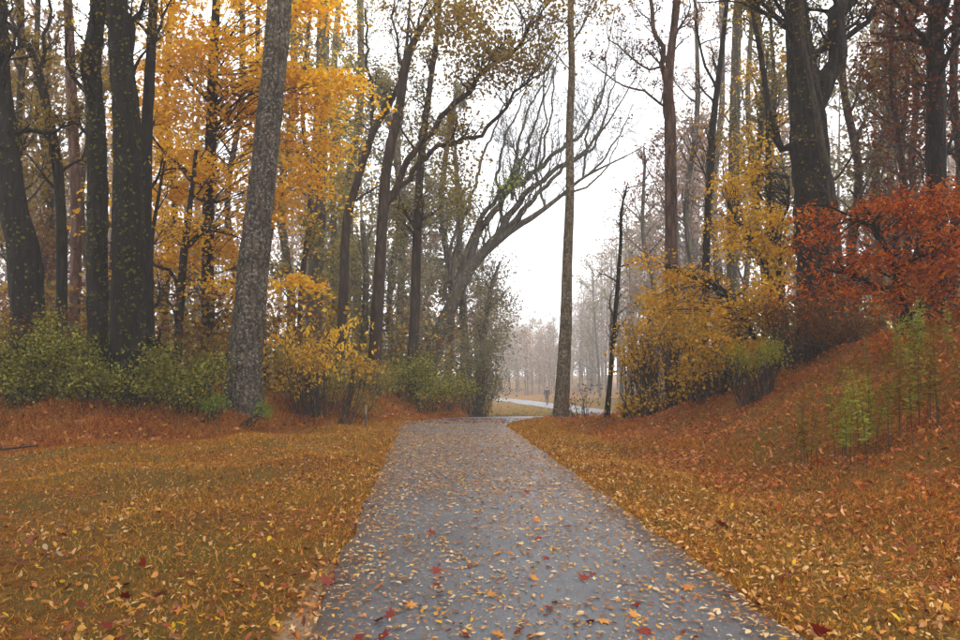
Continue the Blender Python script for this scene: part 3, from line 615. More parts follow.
tree('misty_tree', 'tan and olive leafy tree filling the gap between golden maple and arching tree', 'tree', 36, [(328, 400, 8), (330, 330, 7.5), (334, 240, 6.5), (332, 150, 5), (336, 60, 3)], 63, B_GREY, B_TWIGG, ext=0, nb=18, t0=.2, L=2.2, lev=2, kids=(5, 3),
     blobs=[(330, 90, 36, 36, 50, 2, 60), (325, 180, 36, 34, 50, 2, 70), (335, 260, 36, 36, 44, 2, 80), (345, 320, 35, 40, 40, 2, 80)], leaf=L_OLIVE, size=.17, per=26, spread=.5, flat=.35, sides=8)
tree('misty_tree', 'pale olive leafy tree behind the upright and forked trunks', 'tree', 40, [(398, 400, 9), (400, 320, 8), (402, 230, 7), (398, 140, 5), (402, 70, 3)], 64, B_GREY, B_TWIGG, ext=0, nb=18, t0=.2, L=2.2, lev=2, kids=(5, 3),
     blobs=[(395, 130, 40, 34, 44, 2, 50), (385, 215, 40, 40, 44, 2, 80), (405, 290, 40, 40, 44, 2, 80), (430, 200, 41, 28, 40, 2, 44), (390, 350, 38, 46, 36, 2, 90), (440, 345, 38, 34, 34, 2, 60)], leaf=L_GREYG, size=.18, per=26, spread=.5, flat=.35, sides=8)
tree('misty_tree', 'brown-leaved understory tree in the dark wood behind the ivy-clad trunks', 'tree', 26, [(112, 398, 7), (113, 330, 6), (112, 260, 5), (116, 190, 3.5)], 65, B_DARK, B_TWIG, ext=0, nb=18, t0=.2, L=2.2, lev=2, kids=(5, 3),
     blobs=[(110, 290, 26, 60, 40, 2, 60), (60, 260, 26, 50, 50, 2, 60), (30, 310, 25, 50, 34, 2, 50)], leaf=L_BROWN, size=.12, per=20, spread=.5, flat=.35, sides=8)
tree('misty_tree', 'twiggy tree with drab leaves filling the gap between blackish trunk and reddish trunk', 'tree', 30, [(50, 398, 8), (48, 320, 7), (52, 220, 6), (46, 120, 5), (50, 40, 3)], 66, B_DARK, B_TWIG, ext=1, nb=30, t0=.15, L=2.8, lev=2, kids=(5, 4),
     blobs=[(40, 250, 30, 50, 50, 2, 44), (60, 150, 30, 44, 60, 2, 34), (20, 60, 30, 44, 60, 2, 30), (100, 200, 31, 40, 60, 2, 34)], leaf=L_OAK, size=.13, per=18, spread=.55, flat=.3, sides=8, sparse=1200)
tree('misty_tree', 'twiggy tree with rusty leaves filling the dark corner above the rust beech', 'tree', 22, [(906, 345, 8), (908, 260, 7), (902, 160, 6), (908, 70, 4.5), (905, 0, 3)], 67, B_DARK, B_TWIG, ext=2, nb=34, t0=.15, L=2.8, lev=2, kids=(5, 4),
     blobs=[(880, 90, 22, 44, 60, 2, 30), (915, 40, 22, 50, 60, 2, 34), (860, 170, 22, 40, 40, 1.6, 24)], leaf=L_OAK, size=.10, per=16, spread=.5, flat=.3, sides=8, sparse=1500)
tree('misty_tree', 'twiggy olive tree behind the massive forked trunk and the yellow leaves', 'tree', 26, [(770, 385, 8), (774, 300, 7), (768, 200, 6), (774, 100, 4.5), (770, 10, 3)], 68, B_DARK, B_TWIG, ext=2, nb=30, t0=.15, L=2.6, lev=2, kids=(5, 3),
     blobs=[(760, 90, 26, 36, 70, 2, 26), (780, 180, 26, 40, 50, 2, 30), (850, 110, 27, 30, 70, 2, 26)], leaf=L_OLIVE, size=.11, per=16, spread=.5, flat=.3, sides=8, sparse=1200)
# ------------------------------------------------------------------ right-hand wood
tree('twin_stem_tree', 'tall brown trunk forking into two stems above the yellow brush', 'tree', 25,
     [(673, 400, 15), (672, 320, 13.5), (671, 220, 12.5), (670, 120, 11.5), (668, 90, 10), (672, 45, 8), (677, 0, 7), (679, -25, 6.5)], 70, B_RED, B_TWIG, ext=4, nb=12, t0=.5, L=2.6, lev=2,
     limbs=[([(669, 100, 7), (664, 70, 6), (655, 35, 5), (650, 0, 4.4), (648, -30, 4)], 8, 1.6), ([(669, 110, 3), (640, 92, 2.4), (612, 78, 1.6), (590, 62, 1)], 8, 1.2), ([(671, 70, 3), (640, 60, 2.2), (610, 40, 1.4)], 6, 1.2)],
     blobs=[(655, 165, 25, 24, 40, 1.2, 14), (625, 40, 25, 40, 40, 1.5, 24), (640, 100, 25, 30, 30, 1.2, 12)], leaf=L_REDB, sparse=1400, size=.09, per=9, spread=.45, flat=.4, top_leaf=30)
tree('thin_tree', 'thin dark sapling with few twigs leaning beside the slim straight trunk', 'tree', 22,
     [(606, 413, 6), (610, 380, 5), (614, 330, 4.6), (618, 280, 4.2), (621, 240, 3.6), (621, 215, 3), (624, 196, 2.2), (628, 182, 1.4)], 71, B_DARK, B_TWIG, ext=0, nb=14, t0=.2, L=1.1, lev=1, kids=(5, 3), sides=8, flare=.2,
     leaf=L_BROWN, sparse=130, size=.08, limbs=[([(618, 270, 1.6), (640, 262, 1.2), (662, 240, .8)], 4, .5), ([(623, 200, 1.6), (632, 187, 1.2), (648, 186, .8)], 3, .4)])
tree('thin_tree', 'slim dark trunk with orange leaves just past the twin-stem tree', 'tree', 24,
     [(704, 402, 8), (705, 330, 7.5), (707, 230, 7), (712, 140, 6.5), (717, 90, 6), (724, 30, 5), (728, -25, 4)], 72, B_DARK, B_TWIG, ext=4, nb=14, t0=.35, L=2, lev=2, leaf=L_ORANGE, sparse=350, size=.09,
     blobs=[(712, 120, 24, 20, 20, 1, 9), (715, 160, 24, 22, 20, 1, 9)], per=9, spread=.35, flat=.6, limbs=[([(716, 95, 3), (700, 40, 2.4), (690, 0, 1.6)], 4, 1.2)])
tree('thin_tree', 'pale trunk wrapped in vines between the orange sapling and the massive trunk', 'tree', 31,
     [(733, 400, 12), (732, 300, 11), (733, 200, 10.5), (735, 100, 10), (738, 0, 9), (739, -25, 8)], 73, B_GREY, B_TWIGG, ext=4, nb=16, t0=.3, L=2.2, lev=2, leaf=L_YEL, sparse=700, size=.1, ivy=260)
tree('massive_tree', 'massive dark forked trunk standing on the bank above the rust-red leaves', 'tree', 19,
     [(818, 356, 41), (815, 300, 36), (813, 240, 33), (811, 180, 31), (809, 130, 31), (806, 95, 30), (800, 50, 23), (795, 0, 20), (793, -30, 18)], 74, B_DARK, B_VDARK, ext=6, nb=12, t0=.45, L=3.2, lev=2, sides=32, lump=.14, flare=.3,
     limbs=[([(812, 125, 22), (822, 95, 20), (832, 55, 19), (843, 5, 17), (850, -30, 15), (856, -90, 11)], 9, 2.4), ([(845, 60, 7), (858, 30, 6), (872, 8, 5), (890, -10, 3)], 6, 1.4), ([(790, 145, 9), (778, 148, 8), (775, 130, 7), (772, 110, 4)], 3, .7),
            ([(800, 60, 6), (786, 30, 5), (770, 8, 4), (745, -6, 2)], 6, 1.6), ([(803, 50, 4), (780, 20, 3), (740, 4, 2), (700, 2, 1)], 6, 1.2)],
     ivy=700, leaf=L_OAK, sparse=1400, size=.1, top_leaf=110)
tree('dark_tree', 'blackish trunk rising out of the rust-red leaves, nearest the picture edge', 'tree', 16,
     [(938, 350, 21), (938, 280, 19), (937, 200, 17.5), (936, 120, 17), (935, 40, 16), (935, -30, 15)], 75, B_VDARK, B_VDARK, ext=6, nb=26, t0=.25, L=3.0, lev=2, ang=(55, 90), up=.02, leaf=L_REDB, sparse=3000, size=.09, sides=18, top_leaf=120,
     blobs=[(925, 60, 16, 60, 60, 2, 60), (900, 120, 16.5, 50, 40, 1.5, 34), (940, 0, 16, 60, 40, 2, 50)], per=12, spread=.35, flat=.5)
tree('crooked_tree', 'twisting thin trunk crossing in front of the massive trunk', 'tree', 17.5,
     [(846, 345, 9), (841, 290, 8.5), (836, 230, 8), (832, 190, 7.5), (822, 150, 7), (818, 120, 6), (808, 70, 4.5), (802, 30, 3.5), (800, -10, 3)], 76, B_GREY, B_TWIG, ext=2, nb=12, t0=.3, L=1.6, lev=2, leaf=L_OAK, sparse=200, size=.08, sides=9)
fill_right = [
 (762, 390, 27, 9, 6, B_DARK, L_YEL, 'dark thin trunk among yellow leaves below the massive tree', -4, 0), (748, 395, 34, 8, 6, B_GREY, L_YEL, 'hazy thin trunk behind the vine-wrapped pale trunk', 5, 0),
 (782, 375, 22, 9, 6, B_DARK, L_OLIVE, 'dark leaning trunk just before the massive trunk', -26, 0), (858, 345, 23, 12, 9, B_GREY, L_GREYG, 'grey trunk forking behind the rust-red leaves, past the massive trunk', -14, 0),
 (874, 345, 26, 10, 7, B_GREY, L_GREYG, 'pale leaning trunk beyond the forking grey trunk', 22, 0), (900, 345, 21, 8, 6, B_DARK, L_REDB, 'dark narrow trunk with dense bare twigs between the grey and blackish trunks', -6, 0),
 (920, 345, 24, 9, 7, B_DARK, L_REDB, 'dark narrow trunk close behind the blackish edge trunk', -10, 0), (955, 345, 19, 12, 10, B_VDARK, L_REDB, 'black trunk half cut off by the picture edge past the rust tree', 3, 0),
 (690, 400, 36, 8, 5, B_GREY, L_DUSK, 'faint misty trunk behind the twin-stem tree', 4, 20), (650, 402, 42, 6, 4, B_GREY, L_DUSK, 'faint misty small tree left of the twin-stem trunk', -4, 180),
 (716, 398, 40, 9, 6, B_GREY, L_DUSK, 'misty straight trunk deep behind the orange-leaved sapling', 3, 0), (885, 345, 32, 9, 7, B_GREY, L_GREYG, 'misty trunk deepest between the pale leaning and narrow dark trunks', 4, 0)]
for i, (px, py, d, w0, w1, bk, lf, lab, ln, hi) in enumerate(fill_right):
    lab = lab.replace('left of', 'beside')
    tree('woodland_tree', lab, 'tree', d, [(px, py, w0 * .85), (px + ln * .2 + 4 * (-1) ** i, py - (py - hi) * .25, w0 * .78), (px + ln * .3 - 5 * (-1) ** i, py - (py - hi) * .5, w0 * .7), (px + ln * .75 + 4 * (-1) ** i, py - (py - hi) * .75, w0 * .64), (px + ln * 1.3, hi - 20, w1 * .75)], 80 + i, bk, B_TWIGG if bk is B_GREY else B_TWIG,
         ext=5 if hi == 0 else 1, nb=25, t0=.15, L=2.6, lev=2, kids=(5, 3) if d < 31 else (4, 2), leaf=lf, sparse=3200, size=.12, sides=9, group='thinner trees of the wood on the bank', top_leaf=30 if d < 30 else 0)
tree('rust_beech', 'low beech with tiers of rust-red and copper leaves over the bank', 'tree', 13.5,
     [(906, 372, 9), (905, 330, 8), (902, 290, 7), (893, 262, 6), (878, 232, 4.5), (868, 212, 3), (850, 190, 2)], 100, B_VDARK, B_VDARK, ext=0, nb=8, t0=.3, L=1.4, lev=2, ang=(60, 88), up=.02, sides=10, flare=.2,
     limbs=[([(902, 300, 5), (880, 285, 4), (850, 275, 3), (815, 270, 2)], 6, .7), ([(898, 275, 5), (920, 255, 4), (945, 235, 3), (965, 225, 2)], 6, .8), ([(904, 320, 4), (930, 300, 3), (960, 290, 2)], 5, .7), ([(885, 245, 4), (860, 222, 3), (830, 208, 2), (808, 205, 1)], 5, .6)],
     blobs=[(848, 208, 13.5, 48, 8, .9, 46), (915, 215, 13.5, 46, 16, 1, 40), (850, 262, 13.3, 52, 10, .9, 50), (925, 262, 13.3, 42, 32, 1.1, 76), (935, 310, 13.2, 36, 26, 1, 46), (875, 292, 13.4, 44, 9, .8, 24), (945, 200, 13.8, 34, 22, 1, 44), (832, 234, 13.6, 34, 8, .8, 16), (925, 345, 13, 36, 14, .8, 22), (955, 250, 13, 26, 60, 1, 56), (822, 287, 13.6, 30, 9, .7, 14)],
     leaf=L_BEECH, size=.10, per=21, spread=.26, flat=.7, droop=.4, tmpl=LANCE)
tree('yellow_understory_tree', 'small tree with airy yellow leaves in front of the vine-wrapped pale trunk', 'tree', 20,
     [(778, 400, 6), (776, 350, 5.5), (772, 300, 5), (766, 270, 4.5), (752, 240, 3.6), (738, 222, 2.4), (728, 205, 1.4)], 101, B_VDARK, B_DARK, ext=0, nb=8, t0=.35, L=1.5, lev=2, ang=(50, 85), up=.05, sides=8, flare=.2,
     limbs=[([(770, 292, 3), (780, 250, 2.6), (786, 215, 2), (790, 180, 1)], 5, .9)],
     blobs=[(752, 225, 20, 40, 24, 1.2, 60), (780, 245, 20, 26, 26, 1, 34), (745, 185, 20.5, 42, 20, 1.2, 26), (772, 165, 21, 26, 44, 1.2, 30), (728, 248, 20, 28, 14, 1, 22)], leaf=L_YEL, size=.105, per=22, spread=.28, flat=.65)
tree('orange_understory_tree', 'small tree with a bare leaning stem and bright orange-yellow leaves over the brush', 'tree', 18,
     [(766, 400, 6), (764, 375, 5.6), (757, 345, 5), (742, 315, 4.4), (726, 292, 3.6), (706, 282, 2.8), (684, 274, 2), (664, 266, 1.2)], 102, B_VDARK, B_VDARK, ext=0, nb=8, t0=.4, L=1.3, lev=2, ang=(45, 85), up=.06, sides=8, flare=.2,
     blobs=[(735, 288, 18, 44, 18, 1, 40), (690, 272, 18, 38, 10, .8, 18), (764, 312, 18, 28, 26, 1, 24), (702, 312, 18, 44, 18, .9, 28), (650, 260, 18, 22, 8, .6, 8), (735, 345, 17.6, 40, 18, 1, 22), (662, 300, 18.5, 28, 18, .8, 14)], leaf=L_ORANGE, size=.10, per=24, spread=.25, flat=.7)

# unseen trees added round the viewpoint; their crowns shade near air and verge
def unseen_shade_tree(label, x, y, r, h, crown, seed, leaf, reach=0.0):
    rnd.seed(seed); g0 = float(gz(x, y)); root = empty('unseen_shade_tree', (x, y, g0), label=label, cat='tree', group='unseen trees added for shade round the viewpoint')
    P = np.array([(x, y, g0 - .1), (x + .1, y, g0 + h * .3), (x + rnd.gauss(0, .3), y, g0 + h * .65), (x + rnd.gauss(0, .4), y + .3, g0 + h)])
    TP, TR = resample(P, np.array([r, r * .8, r * .6, r * .2]), 26); mobj('trunk', *big_trunk(TP, TR, 14, seed, .4, .06), B_DARK, root, True)
    out = []
    for _ in range(14):
        i = rnd.randint(12, 25); az = rnd.uniform(0, 6.283)
        grow(tuple(TP[i]), (math.cos(az) * .85 + reach * .25, math.sin(az) * .85, .5), h * .32, r * .3, 0, 1, out, .08, .2, 5)
    mobj('branches', *tubes([(np.array(p), np.array(q), s_) for p, q, s_, _ in out]), B_DARK, root, True, kind='stuff')
    C = np.array([x + reach, y, g0 + h * .82]) + unit(rng.normal(size=(crown, 3))) * rng.uniform(.1, 1, (crown, 1)) ** .5 * np.array([5.4, 5.0, h * .26])
    A, N, S = sprays(C, 16, .6, .34, .45, .2); mobj('crown', *batch(QUAD, A, N, S), leaf, root, kind='stuff')
for i, (x, y, r, h, cr) in enumerate([(-8, 5, .28, 17, 230), (-6.5, -2, .3, 18, 230), (-13.5, 9, .26, 17, 210), (-15, 2, .28, 17, 170), (7.6, 4.5, .3, 16, 230), (7, -3, .28, 17, 230), (12, 8, .26, 16, 210), (14, 1, .26, 16, 170), (-3.0, -8, .3, 18, 220), (4, -9, .3, 18, 220), (-21, 9, .3, 18, 170), (18, 8, .3, 18, 170), (-9.2, 11, .3, 21, 260), (9.4, 12, .3, 21, 260)]):
    unseen_shade_tree('unseen bronze-leaved tree added near the viewpoint to shade the verge', x, y, r, h, cr, 200 + i, L_OAK, 0 if abs(x) > 10 else -x * .5, )
# ------------------------------------------------------------------ shrubs
shrub('green_shrub', 'spreading dark green shrub at the picture edge, below the blackish trunk', 'shrub', (30, 402, 17.8), [(20, 382, 17.8, 58, 22, .7, 130), (8, 350, 17.8, 40, 26, .7, 70), (55, 345, 18, 26, 24, .7, 26), (-20, 330, 18, 30, 30, .7, 26)], L_GREEN, .08, 34, .21)
shrub('green_shrub', 'green shrub in front of the ivy-clad trunks', 'shrub', (108, 402, 18), [(105, 386, 18, 50, 19, .8, 100), (80, 356, 18.2, 36, 26, .9, 44), (132, 374, 18, 28, 24, .6, 28)], L_GREEN, .078, 34, .21)
shrub('green_shrub', 'leafy green shrub between the ivy trunks and the lichen trunk, log behind it', 'shrub', (178, 404, 18.8), [(180, 388, 18.8, 44, 17, .8, 84), (204, 360, 19, 22, 26, .8, 26), (152, 372, 18.6, 24, 28, .8, 34)], L_GREEN, .08, 32, .21)
shrub('green_shrub', 'low weedy shrub hugging the foot of the lichen trunk', 'shrub', (212, 404, 18.8), [(212, 397, 18.8, 16, 9, .5, 26), (266, 408, 18.8, 10, 6, .4, 10)], L_GREENY, .07, 20, .14)
shrub('green_shrub', 'dark green bush right behind the end of the asphalt, before the fan-limbed tree', 'shrub', (425, 404, 28), [(425, 382, 28, 34, 24, 1.2, 120), (395, 385, 28, 24, 20, 1.2, 60), (455, 384, 29, 20, 20, 1, 50)], L_GREEN, .085, 30, .24)
shrub('green_shrub', 'greyish evergreen bush at the far bend beyond the dark green bush', 'shrub', (472, 402, 31), [(470, 372, 31, 26, 30, 1.2, 90), (482, 352, 32, 18, 22, 1, 34)], L_GREYG, .09, 30, .26)
shrub('dark_shrub', 'dark olive shrub behind the golden shrub near the timber post', 'shrub', (310, 406, 23), [(310, 385, 23, 50, 20, 1, 120), (360, 378, 23.5, 30, 28, 1, 70), (285, 360, 23.5, 24, 30, 1, 50)], L_OLIVE, .075, 30, .2)
gs = shrub('golden_shrub', 'shrub with big drooping golden-yellow leaves beside the lichen trunk', 'shrub', (325, 406, 21.5), [(318, 350, 21.5, 52, 26, .9, 44), (296, 372, 21.5, 36, 26, .8, 34), (355, 358, 21.5, 26, 30, .8, 20)], L_YELB, .11, 13, .22, .4)
shrub('brown_brush', 'tangled brown and yellow brush at the foot of the twin-stem tree', 'brush', (668, 415, 20), [(668, 370, 20, 42, 44, 1.2, 64), (690, 335, 20.5, 38, 34, 1, 40), (650, 330, 20, 30, 30, 1, 30)], L_YELB, .11, 17, .2, stems=22)
shrub('brown_brush', 'yellow-brown brush beside the thin dark sapling', 'brush', (632, 415, 21.5), [(632, 380, 21.5, 28, 36, 1, 34), (645, 345, 21.5, 28, 34, 1, 30), (655, 310, 21.5, 24, 22, .8, 30)], L_YELB, .12, 15, .22, stems=20)
shrub('brown_brush', 'brown leafy thicket on the low end of the bank, below the orange leaves', 'brush', (715, 400, 18.5), [(712, 365, 18.5, 42, 36, 1, 66), (745, 368, 18, 24, 22, .8, 28), (715, 325, 18.5, 40, 22, 1, 50)], L_YELB, .10, 18, .18, stems=22)
shrub('brown_brush', 'dull brown thicket crowning the bank below the massive trunk', 'brush', (815, 350, 16.5), [(805, 318, 16.5, 44, 30, 1, 150), (850, 325, 16.5, 36, 22, 1, 90)], L_BROWN, .065, 24, .17, stems=22)
shrub('brown_brush', 'thin dry brush with scattered leaves round the foot of the slim straight trunk', 'brush', (585, 412, 25), [(588, 395, 25, 22, 14, .8, 20)], L_BROWN, .075, 12, .3, stems=16)
shrub('green_shrub', 'feathery yellow-green shrub on the low end of the bank, among brown brush', 'shrub', (757, 385, 15.5), [(757, 355, 15.5, 22, 18, .6, 60)], L_WEED, .05, 26, .12, .3)
shrub('dark_shrub', 'shadowy brown-leaved shrub behind the green shrub of the ivy trunks', 'shrub', (110, 400, 20), [(60, 320, 19.5, 50, 30, 1.4, 60), (150, 340, 21, 60, 26, 1.4, 60)], L_BROWN, .07, 22, .25)
shrub('dark_shrub', 'yellowish tangled shrub behind the lichen trunk below the golden leaves', 'shrub', (225, 400, 24), [(220, 330, 24, 46, 34, 1.4, 70), (270, 335, 25, 30, 30, 1.2, 40)], L_BRY, .08, 22, .26)

# single large leaves of the golden shrub
lance_me = mesh_data('leaf', LANCE[0] * np.array([1, 1.25, 1]), LANCE[1], L_GOLD)
gb = np.array(gs.location)
pts = np.vstack([blob_points((316, 346, 21.4, 50, 24, .7, 130)), blob_points((348, 333, 21.4, 26, 20, .6, 70)), blob_points((285, 345, 21.4, 24, 18, .6, 40)), blob_points((325, 375, 21.2, 30, 14, .5, 50))])
for p in pts:
    o = bpy.data.objects.new('leaf', lance_me); COL.objects.link(o); o.parent = gs
    o.location = p - gb; s = rng.uniform(.11, .2); o.scale = (s, s, s)
    o.rotation_euler = (rng.normal() * .5, R(rng.uniform(25, 80)), rng.uniform(0, 6.28))

# ------------------------------------------------------------------ far woods fading into the mist: one mass
wl, wf, wg = [], [], []
rnd.seed(99); k = 0
tops_x = [-400, 0, 300, 400, 470, 500, 530, 560, 585, 610, 640, 680, 730, 960, 1400]
tops_y = [-40, -20, 40, 130, 250, 300, 312, 318, 280, 220, 185, 120, 20, -40, -40]
for _ in range(330):
    px = rnd.uniform(-260, 1240) if rnd.random() < .55 else rnd.uniform(470, 700)
    d = rnd.uniform(42, 120) if not 480 < px < 600 else rnd.uniform(120, 210)
    if 600 <= px < 680: d = rnd.uniform(66, 160)
    b = W(px, 390, d); x, y = b[0], b[1]
    if path_dist(np.array([x]), np.array([y]))[0] < 4.5: continue
    z = float(gz(x, y)); ty = np.interp(px, tops_x, tops_y) + abs(rnd.gauss(0, 22))
    h = max(5.0, 1.63 + (368 - ty) * d / F - z); h = min(h, 26)
    top = (x + rnd.gauss(0, .6), y, z + h * .97)
    r0 = .006 * h + rnd.uniform(.02, .1)
    P = [(x + (top[0] - x) * t + rnd.gauss(0, .12) * (t > 0), y + rnd.gauss(0, .1), z - .1 + (h * .97 + .1) * t) for t in (0, .25, .5, .75, 1)]
    wl.append((np.array(P), np.array([r0, r0 * .85, r0 * .65, r0 * .4, .02]), 5))
    out = []
    for _b in range(13):
        t = rnd.uniform(.15, .97); az = rnd.uniform(0, 6.283); el = R(rnd.uniform(15, 60)); i = min(3, int(t * 4)); g = t * 4 - i
        q = tuple(P[i][j] * (1 - g) + P[i+1][j] * g for j in range(3))
        grow(q, (math.cos(az) * math.cos(el), math.sin(az) * math.cos(el), math.sin(el)), h * rnd.uniform(.12, .26) * (1.15 - .6 * t), r0 * .35, 0, 1, out, .12, .2, 3, (28, 60), .012, 1.0, True)
    wl += [(np.array(p), np.array(r_), 3) for p, r_, _, _ in out]
    tp = np.array([p for o in out for p in o[0][1:]])
    n = 560 if 470 < px < 720 else 620
    i = rng.integers(0, len(tp), n)
    (wf if rnd.random() < .72 else wg).append(batch(QUAD, tp[i] + rng.normal(size=(n, 3)) * .35, rng.normal(size=(n, 3)) + np.array([0, 0, .4]), rng.uniform(.18, .40 if 470 < px < 720 else .56, n)))
dw = empty('distant_woods', (0, 110, -2), kind='stuff', label='pale misty woods closing the view far beyond the bend')
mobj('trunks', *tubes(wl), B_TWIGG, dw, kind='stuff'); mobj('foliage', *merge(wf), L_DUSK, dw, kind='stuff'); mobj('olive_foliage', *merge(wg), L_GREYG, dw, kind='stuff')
# knee-high brush under the far trees
C = []
for _ in range(6600):
    px = rnd.uniform(-200, 1150); d = 21 + 50 * rnd.random() ** 1.4 if not 470 < px < 610 else rnd.uniform(125, 160)
    b = W(px, 395, d); C.append((b[0], b[1], d))
C = np.array(C); C = C[path_dist(C[:, 0], C[:, 1]) > 4]
C = C[(band(C[:, 0], C[:, 1]) > 3.5) | (C[:, 0] > 8) & (C[:, 1] < 45) | (C[:, 0] > 17) | (C[:, 1] > 97)]
C[:, 2] = gz(C[:, 0], C[:, 1]) + .2 + (1.5 + C[:, 2] * .06) * rng.uniform(0, 1, len(C)) ** 1.3
for nm, lf, sl, lab in (('undergrowth', L_BRY, slice(0, None, 3), 'dull yellow-brown undergrowth under the trees of the wood'), ('brown_undergrowth', L_BROWN, slice(1, None, 3), 'dead brown undergrowth under the trees of the wood'),
                        ('olive_undergrowth', L_OLIVE, slice(2, None, 3), 'olive-green undergrowth under the trees of the wood')):
    P, N, S = sprays(C[sl], 20, .6, .2, .1, .1)
    ok = P[:, 2] > gz(P[:, 0], P[:, 1])
    mobj(nm, *batch(QUAD, P[ok], N[ok], S[ok]), lf, kind='stuff', label=lab)

# ------------------------------------------------------------------ weeds on the bank
def weed(label, px, py, d, nst, wpx, h0, h1, mat):
    c = W(px, py, d); c[2] = float(gz(c[0], c[1]))
    root = empty('weed_clump', c, label=label, cat='weeds', group='tall weeds on the bank')
    for j in range(nst):
        x = c[0] + rng.normal() * wpx * d / F * .5; y = c[1] + rng.normal() * .28; z = float(gz(x, y)); h = rng.uniform(h0, h1)
        t = np.linspace(0, 1, 6); ln = rng.normal(size=2) * .10 * h
        P = np.stack([x + ln[0] * t**2, y + ln[1] * t**2, z - .02 + h * t], 1)
        st = tubes([(P, np.linspace(.006, .002, 6), 4)])
        m = int(80 * h); tt = rng.uniform(.22, 1, m) ** .8
        a = rng.uniform(0, 6.28, m); base = np.stack([np.interp(tt, t, P[:, i]) for i in range(3)], 1)
        hd = np.stack([np.cos(a), np.sin(a), rng.uniform(-.5, .5, m)], 1)
        L_ = rng.uniform(.06, .13, m) * (1.1 - .5 * tt)
        base = base + unit(hd) * (L_ * .5)[:, None]
        m2 = 40; tp = np.repeat(P[-1:], m2, 0) + rng.normal(size=(m2, 3)) * np.array([.06, .06, .07])
        lv = merge([batch((LANCE[0] * np.array([1, .8, 1]), LANCE[1]), base, np.cross(hd, rng.normal(size=(m, 3))) + np.array([0, 0, .8]), L_, head=hd), batch(QUAD, tp, rng.normal(size=(m2, 3)), rng.uniform(.012, .035, m2))])
        o = mobj('stalk', *st, B_TWIG, root); mobj('leaves', *lv, mat, root, kind='stuff').parent = root
weed('bright green leafy weed clump in the middle of the bank weeds', 872, 468, 10, 15, 34, .7, 1.2, L_WEED)
weed('thin tall weed stalks standing apart nearest the path', 806, 478, 10.5, 6, 12, .7, 1.2, L_WEEDB)
weed('olive weed clump directly behind the bright green clump', 850, 440, 11.5, 6, 40, .6, 1.1, L_WEEDB)
weed('dense brownish weeds below the blackish edge trunk', 938, 470, 9.5, 13, 40, .8, 1.35, L_WEEDB)
weed('feathery yellow-green weeds high on the bank under the rust beech', 930, 420, 11.5, 12, 36, .6, 1.05, L_WEED)

# ------------------------------------------------------------------ grass
def blades(P, H, Wd, bend, mat, name, label, segs=1):
    n = len(P); a = rng.uniform(0, 6.28, n); side = np.stack([np.cos(a), np.sin(a), np.zeros(n)], 1) * Wd[:, None] * .5
    b = bend + rng.normal(size=(n, 3)) * np.array([.45, .45, .12])
    if segs == 0:
        V = np.stack([P - side, P + side, P + UP * (H * .75)[:, None] + b * (H * 1.1)[:, None]], 1)
        return mobj(name, V.reshape(-1, 3), np.arange(n * 3).reshape(-1, 3), mat, kind='stuff', label=label)
    mid = P + UP * (H * .6)[:, None] + b * (H * .28)[:, None]
    tip = P + UP * (H * .8)[:, None] + b * (H * .9)[:, None]
    V = np.stack([P - side, P + side, mid + side * .8, mid - side * .8, tip], 1)
    T = np.array([(0, 1, 2), (0, 2, 3), (3, 2, 4)])[None] + (np.arange(n) * 5)[:, None, None]
    return mobj(name, V.reshape(-1, 3), T.reshape(-1, 3), mat, kind='stuff', label=label)
def on_ground(x, y, lift=0): return np.stack([x, y, gz(x, y) + lift], 1)
n = 230000                                                       # short mown grass on both verges
y = 2.2 + 26 * rng.uniform(0, 1, n) ** 1.35; x = np.where(rng.random(n) < .68, rng.uniform(-13, -1.45, n), rng.uniform(1.47, 4.6, n))
k = (rng.random(n) < .7 + .5 * np.sin(x * 1.9 + 1.5 * np.sin(y * 1.2)) * np.sin(y * 1.6 + x * .7)) & (band(x, y) < .5) & (path_dist(x, y) > 1.46) & ~((x > -1.72 + .08 * np.sin(y * 5) + .05 * np.sin(y * 13)) & (x < 0) & (y < 6.6)); x, y = x[k], y[k]
dd = np.hypot(x + .77, y)
blades(on_ground(x, y, -.005), rng.uniform(.02, .06, len(x)) * (1 + .03 * dd), .0035 + .0012 * dd, np.zeros(3), L_GRASS, 'mown_grass', 'short brown-green mown grass on the verges', 0)
n = 52000                                                        # tall dead grass along the wood's edge
x = rng.uniform(-17, .8, n); s = rng.uniform(-.7, 3.2, n)
y = s / .8 + np.interp(x, [-40, -20, -9.3, -7.2, -5.5, -4, -1.8, .5, 3], [13, 14.4, 15.2, 16, 18.3, 21.3, 25, 28.5, 42])
k = (path_dist(x, y) > 2.0); x, y, s = x[k], y[k], s[k]
hh = rng.uniform(.12, .42, len(x)) * (1 + .45 * np.sin(x * 3.1 + 1.7 * np.sin(y * 2.3)) * np.sin(y * 2.7 + x)) * (.45 + .55 * sstep((s + .6) / 1.2))
blades(on_ground(x, y, -.02), hh, np.full(len(x), .014), np.array([.35, -.75, -.5]), L_DEAD, 'dead_grass', 'reddish-brown dead grass lying along the edge of the wood')
n = 52000                                                        # straw on the bank
y = 2.5 + 24 * rng.uniform(0, 1, n) ** 1.2; x = rng.uniform(3.1, 11, n)
k = rng.random(n) < np.where(x < 3.9, .55, 1); x, y = x[k], y[k]
blades(on_ground(x, y, -.02), rng.uniform(.06, .24, len(x)), .006 + .0006 * y, np.array([-1.0, -.35, -.75]), L_STRAW, 'bank_straw', 'reddish dead grass and straw hanging down the bank')
n = 26000                                                        # grass on the far side of the bend
y = rng.uniform(24, 90, n); x = rng.uniform(-6, 22, n)
k = (path_dist(x, y) > 2.2); x, y = x[k], y[k]
